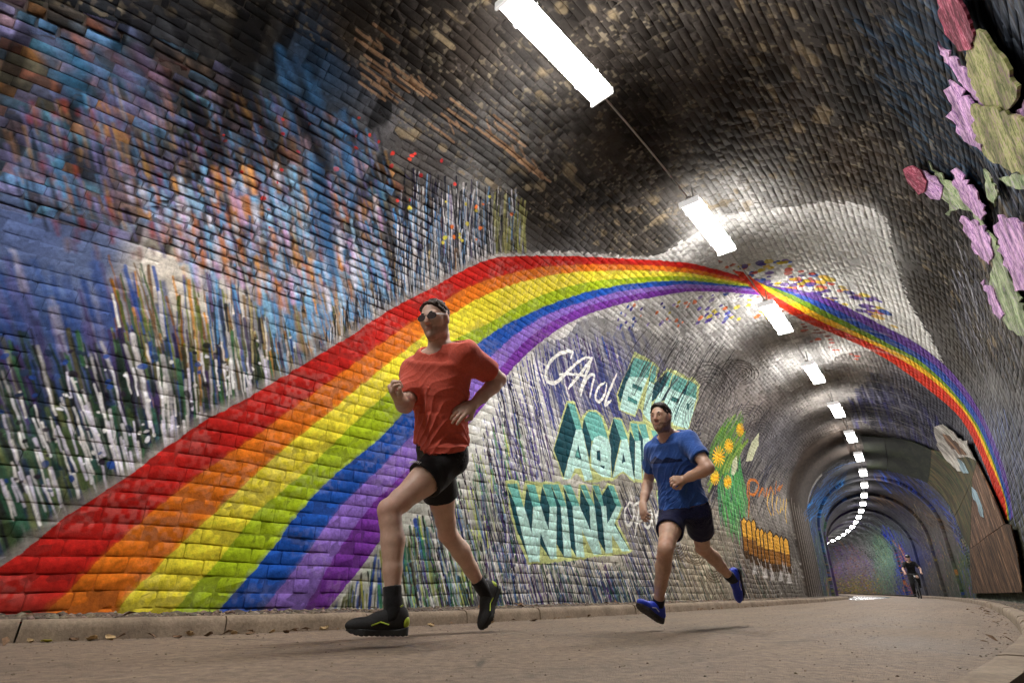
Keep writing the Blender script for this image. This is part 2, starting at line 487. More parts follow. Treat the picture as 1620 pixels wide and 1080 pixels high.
def dots(poly, n, r, cols, alpha=(.8, 1.)):
    cols = [srgb(c) for c in cols.split()]; p = rand_in(poly, n); a = pst(p); b = pst(p + [0, 4.])
    sc = np.hypot(*(b - a).T) / 4
    for i in range(n):
        seg(*a[i], *(a[i] + 1e-4), *([rng.uniform(*r) * .7 * min(sc[i], .03)] * 2), cols[rng.integers(len(cols))], rng.uniform(*alpha), .006, .8)
# ------------------------------------------------------------------ what is painted: drips and marks of the left wall
lean0 = lambda x, y: np.interp(x, [-300, 0, 150, 300, 420, 560, 700, 900], [.5, .34, .28, .10, .12, .30, .10, .02])
A1 = [(-150, 330), (170, 380), (350, 440), (520, 480), (600, 470), (520, 560), (300, 690), (0, 880), (-150, 990)]
# blue-lavender and cream field
strokes([(-120, 380), (170, 400), (330, 480), (320, 600), (60, 700), (-120, 700)], 150, lean0, (60, 200), (4, 11), '2f4a88 38548f 27407a 44588f 5a588f 24407a 9c98a8 3a2458', (.45, .85), sft=.025)
strokes([(170, 400), (560, 480), (540, 540), (180, 620)], 190, lean0, (30, 140), (2, 6), '6e7a34 808a3e 5c6a30 31549c 2d4a94 8a5a20 d8943a ece4da 6f4f30 3f5f40', (.7, 1.), sft=.01)
strokes([(-120, 520), (420, 520), (520, 560), (300, 680), (0, 860), (-120, 900)], 420, lean0, (40, 170), (2, 8), '20261f 2b3a2c 35502f 223a2c 40305a 2c2448 27468c c8c4c4 4e5230 1e1e22 5a5638 3d6a48 1c2a22 30244a', (.65, 1.), sft=.012)
strokes([(-100, 640), (280, 640), (230, 720), (0, 850), (-100, 900)], 170, lean0, (40, 120), (3, 9), '2f4a36 4a5a34 2b3a58 24242a 405a44 6a7248 345e48', (.6, .95), sft=.015)
strokes([(0, 600), (480, 540), (420, 600), (200, 720), (0, 800)], 70, lean0, (25, 90), (2.5, 5), 'e6e4e8 dcd6ea f0ece8', (.8, 1.), sft=.008)
dots([(60, 600), (480, 520), (380, 640), (120, 760)], 46, (2.5, 5), 'f2f0ee ecebf0')
dots([(-80, 560), (430, 540), (200, 740), (0, 820)], 60, (4, 8), '1c1c20 22304a 27468c 2c2230')
# spattered middle above the arch of the rainbow
A2 = [(300, 330), (430, 300), (560, 330), (700, 300), (800, 330), (820, 400), (700, 440), (560, 530), (470, 560), (330, 480)]
strokes(A2, 420, lean0, (25, 100), (1.5, 6), '22242a 2e3238 3d4650 1e2026 7fa6c8 5f94c4 3f7ab0 8f8f9a b8b4b8 46405a 5e5248 8a6a48 b8a878 6a5a80', (.6, 1.), sft=.008)
strokes([(400, 380), (640, 380), (680, 430), (520, 545), (400, 470)], 130, lean0, (15, 60), (4, 9), '5f94c8 6fa8d8 4a86b8 7fb0d0 b8946a 8a7050 6d6d70', (.5, .9), sft=.02)
strokes([(640, 260), (820, 300), (830, 400), (700, 430), (620, 400)], 300, lambda x, y: .02, (25, 110), (1.2, 3.4), '17181c 1e1e24 26262c 1a1c28 b6b2b0 8f9098 2a2440 c8c6c8 5f80a0', (.75, 1.), sft=.006)
strokes([(560, 440), (820, 370), (830, 390), (640, 478), (540, 545), (500, 545)], 150, lambda x, y: .05, (15, 70), (1.2, 3.0), '1a1b1f 222228 2c2c34 c8c4c0 8e96a0', (.8, 1.), sft=.006)
strokes([(780, 300), (835, 310), (830, 395), (790, 400)], 40, lambda x, y: -.02, (20, 80), (2, 5), '8a8a50 7a7c4a 9a9660 4a4a3a', (.5, .9), sft=.01)
strokes([(0, 180), (150, 120), (420, 140), (600, 200), (640, 330), (420, 400), (200, 340), (0, 300)], 420, lambda x, y: .25, (15, 60), (2, 7), '1a1e26 22222c 34648c 4f80a8 6c6490 5a5480 8a6838 7a5840 14161c 2a3a48', (.4, .8), sft=.022)
strokes([(200, 290), (420, 250), (600, 300), (620, 440), (440, 470), (300, 430)], 240, lambda x, y: .2, (8, 40), (4, 10), '7fb4dc 9cc4e4 d8d4e0 c8a0c8 d89a50 c87a3c 6a9cc8 b8b0c8 a86a50', (.45, .85), sft=.03)
dots([(330, 200), (560, 180), (700, 220), (740, 330), (560, 380), (420, 360)], 30, (2.5, 6), 'c8322c d83c30 b02c30 c84a30')
strokes([(20, 140), (320, 200), (440, 300), (300, 420), (60, 380)], 44, lambda x, y: .15, (6, 22), (4, 8), '7a2826 8a2c28 5a2424 7a5428', (.4, .75), sft=.035)
dots([(620, 330), (780, 300), (840, 370), (700, 390)], 18, (2.5, 5.5), 'd0c840 c8b838 d86a28 e07028')
strokes([(420, 60), (560, 150), (560, 360), (500, 360), (460, 160)], 26, lambda x, y: .12, (40, 130), (8, 18), '3a6a98 2f5a88 4a7fb0 345a80', (.35, .7), sft=.06)
strokes([(180, -60), (420, 0), (480, 160), (300, 180), (200, 80)], 30, lambda x, y: .55, (60, 150), (7, 16), '0c0d10 121318 1a1a1e', (.5, .85), sft=.06)
strokes([(0, 20), (220, 60), (300, 180), (120, 160)], 22, lambda x, y: .6, (30, 90), (8, 16), '2a5a7a 2f6488 3a5a78 5a4a6a', (.3, .6), sft=.08)
# tan repointing on the vault
for _x, _y in ((575, 60), (600, 100), (640, 120), (760, 190), (800, 230), (700, 190), (590, 130), (820, 250)):
    for _k in range(4):
        x0, y0 = _x + rng.normal(0, 14), _y + rng.normal(0, 12)
        line_px([(x0, y0), (x0 + 40, y0 + 30)], .012, '8a6c52', .75)
    line_px([(_x + 10, _y), (_x + 18, _y + 22)], .010, '8a6c52', .6); line_px([(_x + 30, _y + 16), (_x + 22, _y + 2)], .010, '8a6c52', .6)
# red-and-white ground at the lower left below the rainbow
A3 = [(520, 962), (640, 800), (760, 690), (800, 640), (860, 560), (920, 520), (900, 700), (900, 980), (700, 985)]
lean1 = lambda x, y: np.interp(x, [520, 600, 680, 800, 900, 1000, 1150], [-.25, .05, .22, .20, .28, .36, .40])
strokes([(520, 955), (590, 880), (640, 820), (700, 800), (720, 960), (520, 960)], 150, lean1, (20, 90), (2, 7), '2f5a44 3a6a50 1e2420 b8bcb0 27468c 2f4a90 8a8a40 5a5a34 e0ddd4 3a3030', (.75, 1.), sft=.008)
strokes([(560, 960), (640, 830), (760, 760), (760, 960)], 40, lean1, (50, 120), (5, 9), '3d7a5c 2f4a94 7f8440 3c3634 cfd0c6 5a5a60', (.7, 1.), sft=.01)
strokes([(780, 560), (880, 530), (960, 520), (1000, 560), (860, 640), (880, 780), (800, 860), (760, 700)], 330, lean1, (30, 120), (1.2, 3.6), '2a2a58 3a3a80 4a4a9a 26264a 3f5aa8 6a5a98 1d1d26 c9c8cc e2e0de 7a6aa8 4a3060', (.75, 1.), sft=.006, dashed=.25)
strokes([(700, 740), (820, 640), (840, 780), (800, 900), (880, 960), (640, 960), (640, 860)], 380, lean1, (20, 80), (1.2, 4), '20242a 2a2a48 5a4a86 3d5a3c 6a8a4a c4d070 e6e4de d8d6d4 3f6a8c 8aa4b8 43284e 1c1c1e 6fa078', (.75, 1.), sft=.006, dashed=.3)
strokes([(760, 760), (960, 880), (1040, 880), (1060, 955), (760, 960)], 380, lean1, (20, 80), (1.2, 3.6), '3a2450 4a2c66 5a3a78 2c3a60 3f5f90 23232a d2cec6 e0dcd2 2f5a50 4a6a50 6a80a0', (.75, 1.), sft=.006, dashed=.2)
strokes([(860, 540), (1000, 510), (1060, 560), (1000, 640), (900, 660), (860, 600)], 150, lean1, (30, 110), (2.5, 7), '34407c 2c3468 45508c 4a3c70 5a5a78 8a8a98', (.5, .85), sft=.012)
strokes([(930, 780), (1040, 740), (1080, 880), (1000, 900)], 170, lean1, (20, 70), (1.2, 3.2), '2a2a44 3f4a70 d6d2cc 1f1f26 8a90a0 5a4a7a', (.8, 1.), sft=.006)
strokes([(1040, 860), (1200, 860), (1230, 945), (1040, 952)], 240, lean1, (12, 50), (1, 2.6), '5a4a3a 6a5a48 3c342c d0c6ae 4a3c5a 3a4a58 8a7a64 2f5a40', (.7, 1.), sft=.006)
strokes([(860, 905), (1040, 905), (1040, 958), (860, 962)], 150, lean1, (10, 36), (1.2, 3), '1e1e24 2a3048 3a2450 2f5a50 2f4a78', (.8, 1.), sft=.006)

# ------------------------------------------------------------------ pale grey sprayed ground round the crown, then its paint flecks
GREY = [(770, 404), (900, 398), (1020, 408), (1075, 385), (1140, 345), (1240, 328), (1340, 320), (1400, 345), (1412, 400), (1425, 440), (1440, 480), (1470, 530), (1490, 580), (1430, 560), (1330, 560), (1250, 620), (1190, 560), (1080, 540), (990, 515), (930, 500), (870, 540), (800, 430)]
fill_px(smooth_px(GREY, 3), 'cccac6', alpha=.95, rough=3.0, joint=.75)
strokes([(900, 490), (1180, 470), (1300, 530), (1320, 600), (1180, 600), (950, 540)], 220, lambda x, y: .5, (10, 40), (4, 9), '8c8a88 a6a4a0 7c7a78 94928e', (.3, .6), sft=.03)
dots([(990, 480), (1190, 460), (1240, 500), (1080, 520), (960, 520)], 80, (2, 4.5), '4a3c86 5a4a98 2f4a98 b8a83a c8663a 8a7ab0')
dots([(1160, 420), (1240, 410), (1400, 480), (1420, 520), (1300, 470), (1200, 450)], 120, (2, 5), '5a3c86 4a3c80 34549c c0a832 b84a38 d0a83c 6a4a90')
dots([(1120, 405), (1180, 425), (1300, 520), (1380, 580), (1290, 545)], 60, (1.5, 3), 'b8483a c05a40 8a5a50')

# ------------------------------------------------------------------ the rainbow: curved bands from the kerb, over the crown, down the right wall
RB = [
 [(-190, 990), (0, 897), (110, 813), (200, 754), (301, 680), (400, 624), (530, 546), (624, 486), (694, 450), (740, 424), (790, 407), (890, 405), (990, 409), (1080, 415), (1141, 428), (1182, 441)],
 [(60, 985), (80, 962), (200, 844), (311, 755), (417, 680), (530, 597), (622, 530), (660, 505), (740, 455), (820, 430), (890, 420), (990, 419), (1080, 424), (1141, 436), (1183, 447)],
 [(180, 985), (200, 947), (319, 830), (436, 722), (486, 680), (530, 644), (622, 569), (712, 500), (790, 457), (890, 433), (990, 428), (1080, 431), (1141, 441), (1186, 450)],
 [(265, 985), (283, 955), (344, 888), (405, 813), (478, 749), (541, 688), (622, 612), (700, 548), (772, 512), (840, 474), (915, 449), (990, 440), (1080, 437), (1141, 445), (1189, 452)],
 [(335, 985), (352, 958), (414, 888), (480, 802), (530, 750), (600, 694), (655, 636), (766, 536), (840, 495), (915, 466), (990, 450), (1080, 444), (1141, 449), (1192, 454)],
 [(400, 985), (419, 960), (478, 885), (536, 805), (600, 741), (655, 686), (780, 561), (830, 519), (880, 492), (965, 465), (1020, 456), (1080, 450), (1141, 452), (1196, 457)],
 [(462, 985), (484, 958), (533, 874), (583, 805), (640, 748), (700, 692), (800, 572), (850, 524), (915, 489), (980, 471), (1030, 461), (1085, 456), (1143, 457), (1199, 461)],
 [(500, 985), (522, 958), (569, 899), (600, 858), (680, 745), (747, 664), (808, 586), (860, 537), (920, 501), (990, 479), (1040, 469), (1090, 461), (1145, 462), (1203, 467)],
]
RBC = ['b8221c', 'dc741e', 'ecdc3c', 'a4bc20', '1f52ac', '8c6cc4', '74359a']
_rb = [pst(smooth_px(b, 4)) for b in RB]
# overspray halo along the outer edge
for i in range(len(_rb[0]) - 1): seg(*_rb[0][i], *_rb[0][i + 1], .05, .04, srgb('a29a94'), .55, .07, 1.)
for i in range(len(_rb[7]) - 1): seg(*_rb[7][i], *_rb[7][i + 1], .04, .03, srgb('b4b0ac'), .5, .05, 1.)
for i, c in enumerate(RBC):
    fill(np.vstack([_rb[i], _rb[i + 1][::-1]]), srgb(c), rough=.55, joint=.8)
    e = _rb[i + 1]
    for k in range(len(e) - 1):                                   # sprayed edge where two bands meet
        if i < 6: seg(*e[k], *e[k + 1], .012, .010, (srgb(c) + srgb(RBC[i + 1])) / 2, .55, .03, 1.2)
_m = soft(vnoise(.35, .2, 40), .35, .7) * soft(_n3, .35, .65)
_rz = in_poly_px([(-250, 1000), (0, 890), (400, 620), (700, 440), (800, 404), (1200, 440), (1200, 470), (1000, 480), (860, 540), (600, 860), (500, 1000)])
_k = (np.where(_rz, .20, 0) * _m)[..., None].astype(np.float32); TEX[..., :3] = TEX[..., :3] * (1 - _k) + srgb('9a9088').astype(np.float32) * _k
_k = (np.where(_rz, 1, 0) * soft(.35 - TV, 0, .4)[:, None] * .5 * _n2)[..., None].astype(np.float32); TEX[..., :3] = TEX[..., :3] * (1 - _k) + srgb('5a4a3c').astype(np.float32) * _k
RR = [  # right of the crown, lower (red) edge first
 [(1160, 428), (1182, 448), (1206, 467), (1267, 505), (1350, 541), (1408, 571), (1468, 615), (1505, 646), (1529, 675), (1555, 728), (1582, 797), (1590, 822)],
 [(1176, 430), (1200, 447), (1219, 464), (1294, 506), (1378, 543), (1435, 574), (1480, 605), (1517, 641), (1541, 675), (1565, 728), (1588, 783), (1594, 822)],
 [(1186, 437), (1208, 450), (1222, 458), (1294, 496), (1388, 542), (1440, 568), (1486, 603), (1520, 640), (1546, 678), (1569, 728), (1590, 788), (1595, 822)],
 [(1192, 441), (1210, 450), (1255, 467), (1322, 500), (1405, 543), (1452, 568), (1496, 606), (1527, 643), (1552, 682), (1574, 735), (1593, 795), (1597, 822)],
 [(1196, 444), (1217, 453), (1267, 466), (1322, 489), (1405, 533), (1468, 569), (1505, 602), (1532, 636), (1557, 677), (1584, 747), (1598, 800), (1599, 822)],
 [(1200, 446), (1222, 452), (1272, 460), (1328, 480), (1405, 519), (1449, 542), (1492, 575), (1524, 610), (1546, 643), (1568, 685), (1591, 748), (1603, 815)],
]
RRC = ['c0301c', 'e8b024', '6a8a24', '2a4a9a', '5c3a8a']
_rr = [pst(smooth_px(b, 4)) for b in RR]
for i, c in enumerate(RRC): fill(np.vstack([_rr[i], _rr[i + 1][::-1]]), srgb(c), rough=.4, joint=.8)
for i in range(len(_rr[0]) - 1): seg(*_rr[0][i], *_rr[0][i + 1], .012, .012, srgb('d85a1e'), .5, .02, 1.)

# ------------------------------------------------------------------ block lettering
def Q(p): return [(780 + x / 2.25, 500 + y / 2.25) for x, y in p]
PALE, TEAL, AQUA, DARK = 'c2cc88', '58a096', '9ed0c4', '1f4a54'
MID, LIT = '6cb0a6', 'c0e8de'
def glyphs(ox, oy, sc, outline, mids, lits, darks, tops=()):
    f = lambda p: [(ox + x / sc, oy + y / sc) for x, y in p]
    fill_px(f(outline), PALE, rough=.8); 
    for p in mids: fill_px(f(p), MID, rough=.25)
    for p in darks: fill_px(f(p), DARK, rough=.25)
    for p in lits: fill_px(f(p), LIT, rough=.25)
    for p, c in tops: fill_px(f(p), c, rough=.25)
glyphs(790, 740, 6.75,
    [(55, 130), (190, 130), (245, 270), (275, 140), (370, 145), (430, 150), (640, 150), (670, 180), (760, 172), (838, 330), (845, 172), (930, 175), (985, 300), (985, 162), (1060, 172), (1090, 250), (1150, 165), (1222, 172), (1318, 430), (1260, 570), (1415, 888), (1370, 915), (1205, 925), (1020, 950), (900, 975), (700, 990), (550, 1010), (430, 1025), (312, 1030), (195, 790), (125, 520)],
    [[(80, 165), (185, 168), (258, 412), (172, 414)], [(290, 178), (380, 176), (442, 412), (358, 414)], [(460, 175), (552, 172), (612, 410), (535, 412)], [(552, 172), (628, 174), (718, 406), (654, 410)], [(680, 180), (762, 178), (858, 406), (780, 410)], [(860, 180), (917, 182), (1016, 405), (960, 408)], [(990, 184), (1057, 186), (1138, 404), (1085, 407)], [(1160, 184), (1217, 188), (1306, 414), (1240, 408)]],
    [[(172, 412), (265, 410), (345, 690), (362, 412), (442, 410), (525, 660), (537, 410), (612, 408), (606, 900), (617, 965), (545, 970), (440, 690), (428, 1000), (320, 1005)],
     [(654, 408), (718, 405), (772, 950), (690, 957)], [(780, 408), (858, 405), (975, 670), (962, 405), (1016, 403), (1056, 760), (1092, 915), (1010, 928), (880, 660), (907, 948), (820, 952)],
     [(1085, 405), (1138, 403), (1155, 592), (1245, 408), (1306, 415), (1225, 602), (1392, 882), (1310, 892), (1200, 710), (1207, 905), (1135, 908)]],
    [[(80, 195), (175, 410), (320, 1005), (298, 935), (180, 645), (112, 380)], [(290, 195), (360, 410), (345, 695), (264, 410)], [(455, 188), (537, 405), (525, 665), (428, 380)], [(550, 188), (656, 408), (692, 957), (608, 805), (610, 400)], [(680, 198), (782, 410), (820, 945), (745, 812), (718, 410)], [(860, 205), (962, 408), (975, 675), (858, 430)], [(990, 205), (1087, 408), (1136, 905), (1054, 762), (1016, 410)], [(1092, 295), (1160, 186), (1247, 405), (1155, 604)], [(438, 660), (547, 975), (428, 800)], [(1235, 588), (1392, 872), (1222, 612)]])
glyphs(860, 620, 6.75,
    [(245, 88), (335, 108), (395, 275), (480, 182), (560, 188), (635, 255), (692, 405), (755, 258), (835, 285), (905, 440), (925, 305), (1090, 310), (1180, 330), (1260, 500), (1270, 960), (1050, 968), (960, 965), (900, 905), (845, 862), (745, 945), (620, 945), (520, 968), (420, 945), (345, 862), (300, 930), (205, 938), (95, 620)],
    [[(250, 115), (330, 130), (415, 405), (345, 405)], [(430, 280), (480, 205), (555, 210), (615, 265), (690, 500), (560, 520), (505, 520)], [(745, 280), (825, 300), (900, 505), (820, 512)], [(925, 330), (1000, 335), (1035, 520), (975, 525)], [(1010, 340), (1090, 340), (1125, 490), (1058, 500)], [(1140, 380), (1190, 380), (1240, 520), (1190, 540)]],
    [[(345, 400), (412, 400), (522, 935), (440, 945), (397, 810), (330, 815), (290, 925), (212, 932)], [(540, 485), (600, 462), (690, 498), (718, 600), (718, 912), (620, 902), (510, 800), (503, 600)], [(830, 508), (898, 500), (968, 945), (905, 890), (850, 842), (800, 872), (733, 925)], [(978, 520), (1034, 520), (1048, 935), (972, 925)], [(1060, 498), (1122, 488), (1180, 690), (1186, 540), (1242, 520), (1246, 930), (1190, 930), (1120, 740), (1125, 930), (1066, 930)]],
    [[(255, 115), (347, 400), (213, 910), (107, 612)], [(430, 282), (512, 520), (490, 742), (412, 400)], [(745, 280), (822, 500), (732, 905), (708, 600), (698, 470)], [(920, 410), (977, 520), (970, 925), (908, 700)], [(1010, 395), (1062, 498), (1064, 890), (1032, 700)]],
    [([(370, 560), (402, 722), (333, 692)], DARK), ([(362, 600), (382, 700), (340, 684)], MID), ([(568, 628), (602, 618), (612, 742), (568, 722)], DARK), ([(598, 778), (655, 790), (642, 822)], DARK), ([(850, 640), (874, 742), (835, 762)], DARK)])
glyphs(960, 540, 7.714,
    [(340, 125), (470, 190), (560, 245), (645, 315), (605, 478), (740, 322), (860, 362), (990, 442), (1060, 432), (1135, 535), (1118, 700), (1045, 905), (1000, 1085), (800, 1090), (560, 1090), (435, 965), (435, 885), (390, 800), (345, 918), (145, 835), (120, 640), (240, 370)],
    [[(330, 195), (552, 258), (505, 445), (262, 440)], [(562, 288), (612, 318), (582, 505), (520, 490)], [(735, 360), (802, 388), (752, 560), (715, 545)], [(818, 402), (982, 470), (940, 645), (768, 580)], [(1010, 470), (1102, 540), (1092, 705), (950, 652)]],
    [[(275, 430), (502, 440), (440, 600), (382, 775), (342, 895), (162, 832), (236, 500)], [(518, 488), (575, 525), (545, 745), (560, 1000), (500, 960), (445, 880)], [(715, 540), (754, 560), (660, 740), (565, 760)], [(768, 572), (942, 640), (880, 770), (810, 985), (640, 960), (700, 740)], [(950, 648), (1094, 700), (1052, 875), (992, 1065), (808, 1015), (866, 850)]],
    [[(330, 192), (278, 440), (165, 750), (132, 655), (210, 440)], [(522, 420), (552, 290), (520, 520), (460, 860), (440, 850), (490, 640)], [(578, 512), (738, 366), (720, 535), (600, 695), (535, 748), (550, 600)], [(804, 398), (796, 505), (725, 705), (640, 745), (772, 540)], [(1012, 466), (962, 645), (866, 872), (806, 1010), (868, 760), (960, 560)]],
    [([(318, 508), (432, 560), (420, 612), (308, 560)], '2f6a68'), ([(258, 668), (372, 722), (370, 772), (256, 720)], '3f807a'), ([(790, 668), (882, 702), (870, 752), (780, 720)], '2f6a68'), ([(980, 748), (1012, 760), (1000, 832), (970, 820)], '2f6a68')])
# EYE, mostly behind the blue runner
glyphs(1040, 760, 4., [(-10, 60), (120, 60), (130, 100), (150, 60), (250, 70), (250, 250), (200, 260), (110, 240), (90, 250), (10, 220)],
    [[(0, 70), (60, 70), (60, 120), (0, 120)], [(110, 75), (150, 75), (170, 120), (130, 120)], [(170, 75), (240, 80), (240, 120), (190, 120)]],
    [[(5, 120), (65, 120), (66, 138), (30, 138), (32, 158), (64, 158), (66, 176), (34, 176), (36, 206), (76, 208), (78, 226), (18, 222)], [(100, 110), (122, 110), (136, 150), (146, 110), (166, 110), (150, 180), (160, 230), (138, 230), (132, 180)], [(190, 120), (240, 120), (240, 138), (208, 138), (208, 158), (238, 158), (238, 176), (208, 176), (210, 226), (250, 228), (250, 246), (194, 240)]],
    [[(66, 70), (100, 110), (132, 180), (118, 200), (78, 130)], [(150, 180), (190, 110), (194, 240), (162, 232)]])
# script
SCRIPT = [
 ([(276, 150), (282, 126), (250, 128), (212, 152), (188, 196), (194, 232), (226, 234), (266, 196), (318, 152), (352, 148)], 5.2),
 ([(352, 148), (318, 196), (268, 256)], 5.2), ([(352, 150), (330, 210), (308, 268)], 5.6), ([(236, 206), (290, 206), (330, 214)], 3.6),
 ([(326, 222), (312, 284)], 4.6), ([(316, 262), (340, 214), (360, 210), (352, 250), (344, 288)], 4.6),
 ([(398, 236), (376, 252), (364, 290), (378, 304), (398, 276), (404, 240)], 4.6), ([(440, 206), (418, 256), (398, 314), (420, 300)], 5.),
 ([(486, 660), (470, 690), (472, 730), (486, 744), (500, 712), (498, 672), (486, 660)], 4.4),
 ([(498, 676), (520, 664), (514, 720), (504, 786)], 4.), ([(504, 734), (530, 728)], 3.),
 ([(560, 690), (542, 704), (540, 744), (556, 748), (566, 710), (562, 692), (570, 750)], 4.), ([(574, 690), (584, 750), (582, 712), (596, 690), (604, 748)], 4.),
]
for P_, wd in SCRIPT:
    q_ = smooth_px(Q(P_), 5); a_ = pst(q_[:1] + [[0, 0]]); b_ = pst(q_[:1] + [[0, 6.]]); mpp = np.hypot(*(a_ - b_)[0]) / 6
    line_px(q_, wd / 2.25 * mpp * 1.25, 'f4f0e8', 1., .006, .5, taper=[.6, 1, 1, 1, .6])

# ------------------------------------------------------------------ grey swirls, dandelions, orange lettering farther on
def swirl(cx, cy, r0, r1, n, a0, a1, sx, sy, col, w_=.012):
    for i in range(n):
        r = r0 + (r1 - r0) * i / max(n - 1, 1); aa = np.linspace(a0, a1, 14)
        wob = 1 + .06 * np.sin(aa * 3 + i)
        line_px(np.stack([cx + sx * r * wob * np.cos(aa), cy + sy * r * wob * np.sin(aa)], -1), w_, col, .8, .008, .6)
swirl(1165, 590, 5, 34, 8, -3.4, 1.2, 1, .62, '34302e'); swirl(1165, 592, 7, 32, 6, -3.2, 1.0, 1, .62, '9a948e', .006)
swirl(1120, 620, 10, 46, 8, -2.6, .4, .9, 1., '3a3634'); swirl(1105, 660, 8, 34, 6, 1.4, 4.2, .7, 1.1, '302c2e', .012)
swirl(1200, 690, 6, 32, 7, -3.2, .4, .9, .8, '34302e'); swirl(1180, 660, 8, 30, 5, -2.8, .2, 1, .7, '3c3836')
swirl(1100, 870, 5, 26, 6, .2, 2.9, .8, .9, '6a5a46'); swirl(1070, 860, 5, 26, 6, .2, 2.9, .8, .9, '5a4c3c'); swirl(1130, 900, 5, 22, 5, .2, 2.9, .8, .9, '5e503e')
strokes([(1020, 520), (1160, 540), (1180, 600), (1100, 620), (1020, 580)], 130, lambda x, y: -.55, (20, 70), (.9, 2.4), '2e2c30 3a383a 26262a 6a6668', (.7, 1.), sft=.008)
strokes([(1100, 620), (1230, 640), (1250, 760), (1170, 800), (1110, 740)], 200, lambda x, y: -.45, (15, 60), (1, 2.6), '2c2a30 3c3a40 26242a 6e6a68 34344a', (.6, .95), sft=.008)
strokes([(1180, 780), (1270, 780), (1290, 930), (1190, 940)], 200, lambda x, y: .35, (12, 50), (1, 3), '4a443e 8e8880 3a3632 a8a49e 5a544c', (.6, .95), sft=.01)
strokes([(1130, 770), (1190, 760), (1200, 870), (1120, 870)], 110, lambda x, y: .3, (12, 40), (1, 2.6), '4a4238 9a9082 3a3430 b0a894', (.6, .95), sft=.008)
strokes([(1135, 720), (1170, 715), (1180, 790), (1165, 820), (1135, 800)], 150, lambda x, y: .15, (20, 55), (2, 4.5), '3c8a44 4a9a50 2f7a44 5aaa58 74bc70 3a7a58', (.85, 1.), sft=.008)
strokes([(1140, 665), (1175, 650), (1185, 700), (1140, 740)], 70, lambda x, y: -.5, (20, 50), (2, 4), '5a8a3a 4a7a34 7a9a40', (.8, 1.), sft=.008)
for cx, cy, r in ((1137, 722, 13), (1171, 679, 8), (1153, 705, 9), (1151, 762, 8), (1131, 755, 9)):
    for a_ in np.linspace(0, 6.28, 16): line_px([(cx, cy), (cx + r * .75 * math.cos(a_), cy + r * 1.25 * math.sin(a_))], .02, ['e0a818', 'd89810', 'ecb828'][int(a_ * 7) % 3], 1., .008, .5)
for P_ in ([(1180, 730), (1189, 700), (1201, 684), (1200, 704), (1190, 728)], [(1157, 750), (1159, 728), (1166, 720), (1167, 738), (1161, 752)]): fill_px(P_, 'c8ccaa', rough=1.)
OR = [[(905, 640), (908, 590), (930, 582), (946, 604), (930, 634), (912, 630)], [(912, 590), (910, 716)], [(946, 640), (960, 612), (966, 640)], [(972, 640), (976, 612)], [(982, 636), (988, 608), (998, 632)], [(1004, 630), (1008, 588)], [(1012, 618), (1022, 604), (1018, 620), (1030, 600)]]
for P_ in OR: line_px(smooth_px(Q(P_), 4), .035, 'b86a26', 1., .01, .6)
ST = [] and [[(996, 650), (982, 660), (996, 676), (980, 690)], [(1006, 650), (1004, 696)], [(1014, 664), (1010, 692), (1020, 692)], [(1026, 650), (1024, 700)], [(1030, 668), (1036, 696)], [(1044, 660), (1040, 736)]]
for P_ in ST: line_px(smooth_px(Q(P_), 4), .032, 'd2a838', 1., .01, .6)
def W5(p): return [(1140 + x / 4.907, 700 + y / 4.907) for x, y in p]
for i, (x0, x1, y0, y1) in enumerate(((162, 198, 585, 900), (200, 236, 600, 930), (240, 268, 598, 950), (274, 302, 662, 960), (305, 330, 668, 980), (331, 360, 692, 985), (364, 400, 684, 1000), (408, 452, 712, 1000), (460, 482, 725, 1010), (488, 522, 740, 1015))):
    xm, d_ = (x0 + x1) / 2, 26
    for k_, (gr, cs2) in enumerate(((8, ('2a1e14', '2a1e14', '2a1e14')), (0, ('dca43a', '8e5e1e', '452f16')))):
        q_ = [(x0 - gr, y0 + 24), (xm, y0 - gr * 2), (x1 + gr, y0 + 24)]
        ym = y0 + (y1 - y0) * .45
        fill_px(W5(q_ + [(x1 + gr + d_ * .45, ym), (x0 - gr + d_ * .45, ym)]), cs2[0], rough=.6, col2=None)
        fill_px(W5([(x0 - gr + d_ * .45, ym), (x1 + gr + d_ * .45, ym), (x1 + gr + d_ * .8, y0 + (y1 - y0) * .8), (x0 - gr + d_ * .8, y0 + (y1 - y0) * .8)]), cs2[1], rough=.6)
        fill_px(W5([(x0 - gr + d_ * .8, y0 + (y1 - y0) * .8), (x1 + gr + d_ * .8, y0 + (y1 - y0) * .8), (x1 + d_ * 1.2, y1), (x0 + d_ * 1.2, y1)]), cs2[2], rough=1.)
    for k_ in range(3):
        yy = y0 + 60 + 80 * k_ + 20 * (i % 2); line_px(W5([(x0 + 4 + d_ * (yy - y0) / (y1 - y0), yy), (xm + d_ * (yy - y0) / (y1 - y0), yy + 26)]), .012, '3a2a18', .85, .01, .6)
for x, y in ((262, 960), (345, 990), (400, 1010), (465, 1010), (530, 1030)): fill_px(W5([(x - 18, y + 60), (x, y - 26), (x + 10, y + 10), (x + 24, y + 60)]), 'b8b4b0', rough=.8)
for P_ in ([(372, 400), (362, 480), (392, 560)], [(408, 380), (400, 470), (412, 560)], [(440, 420), (430, 500), (452, 550)], [(462, 430), (470, 500), (462, 540)], [(490, 440), (482, 520)], [(512, 440), (504, 540), (512, 620)]): line_px(smooth_px(W5(P_), 4), .030, 'd8b04a', 1., .01, .5)
strokes([(1190, 880), (1262, 890), (1265, 915), (1195, 905)], 24, lambda x, y: .2, (8, 26), (2, 4), 'c8c4c0 b4b0ac', (.7, 1.), sft=.01)

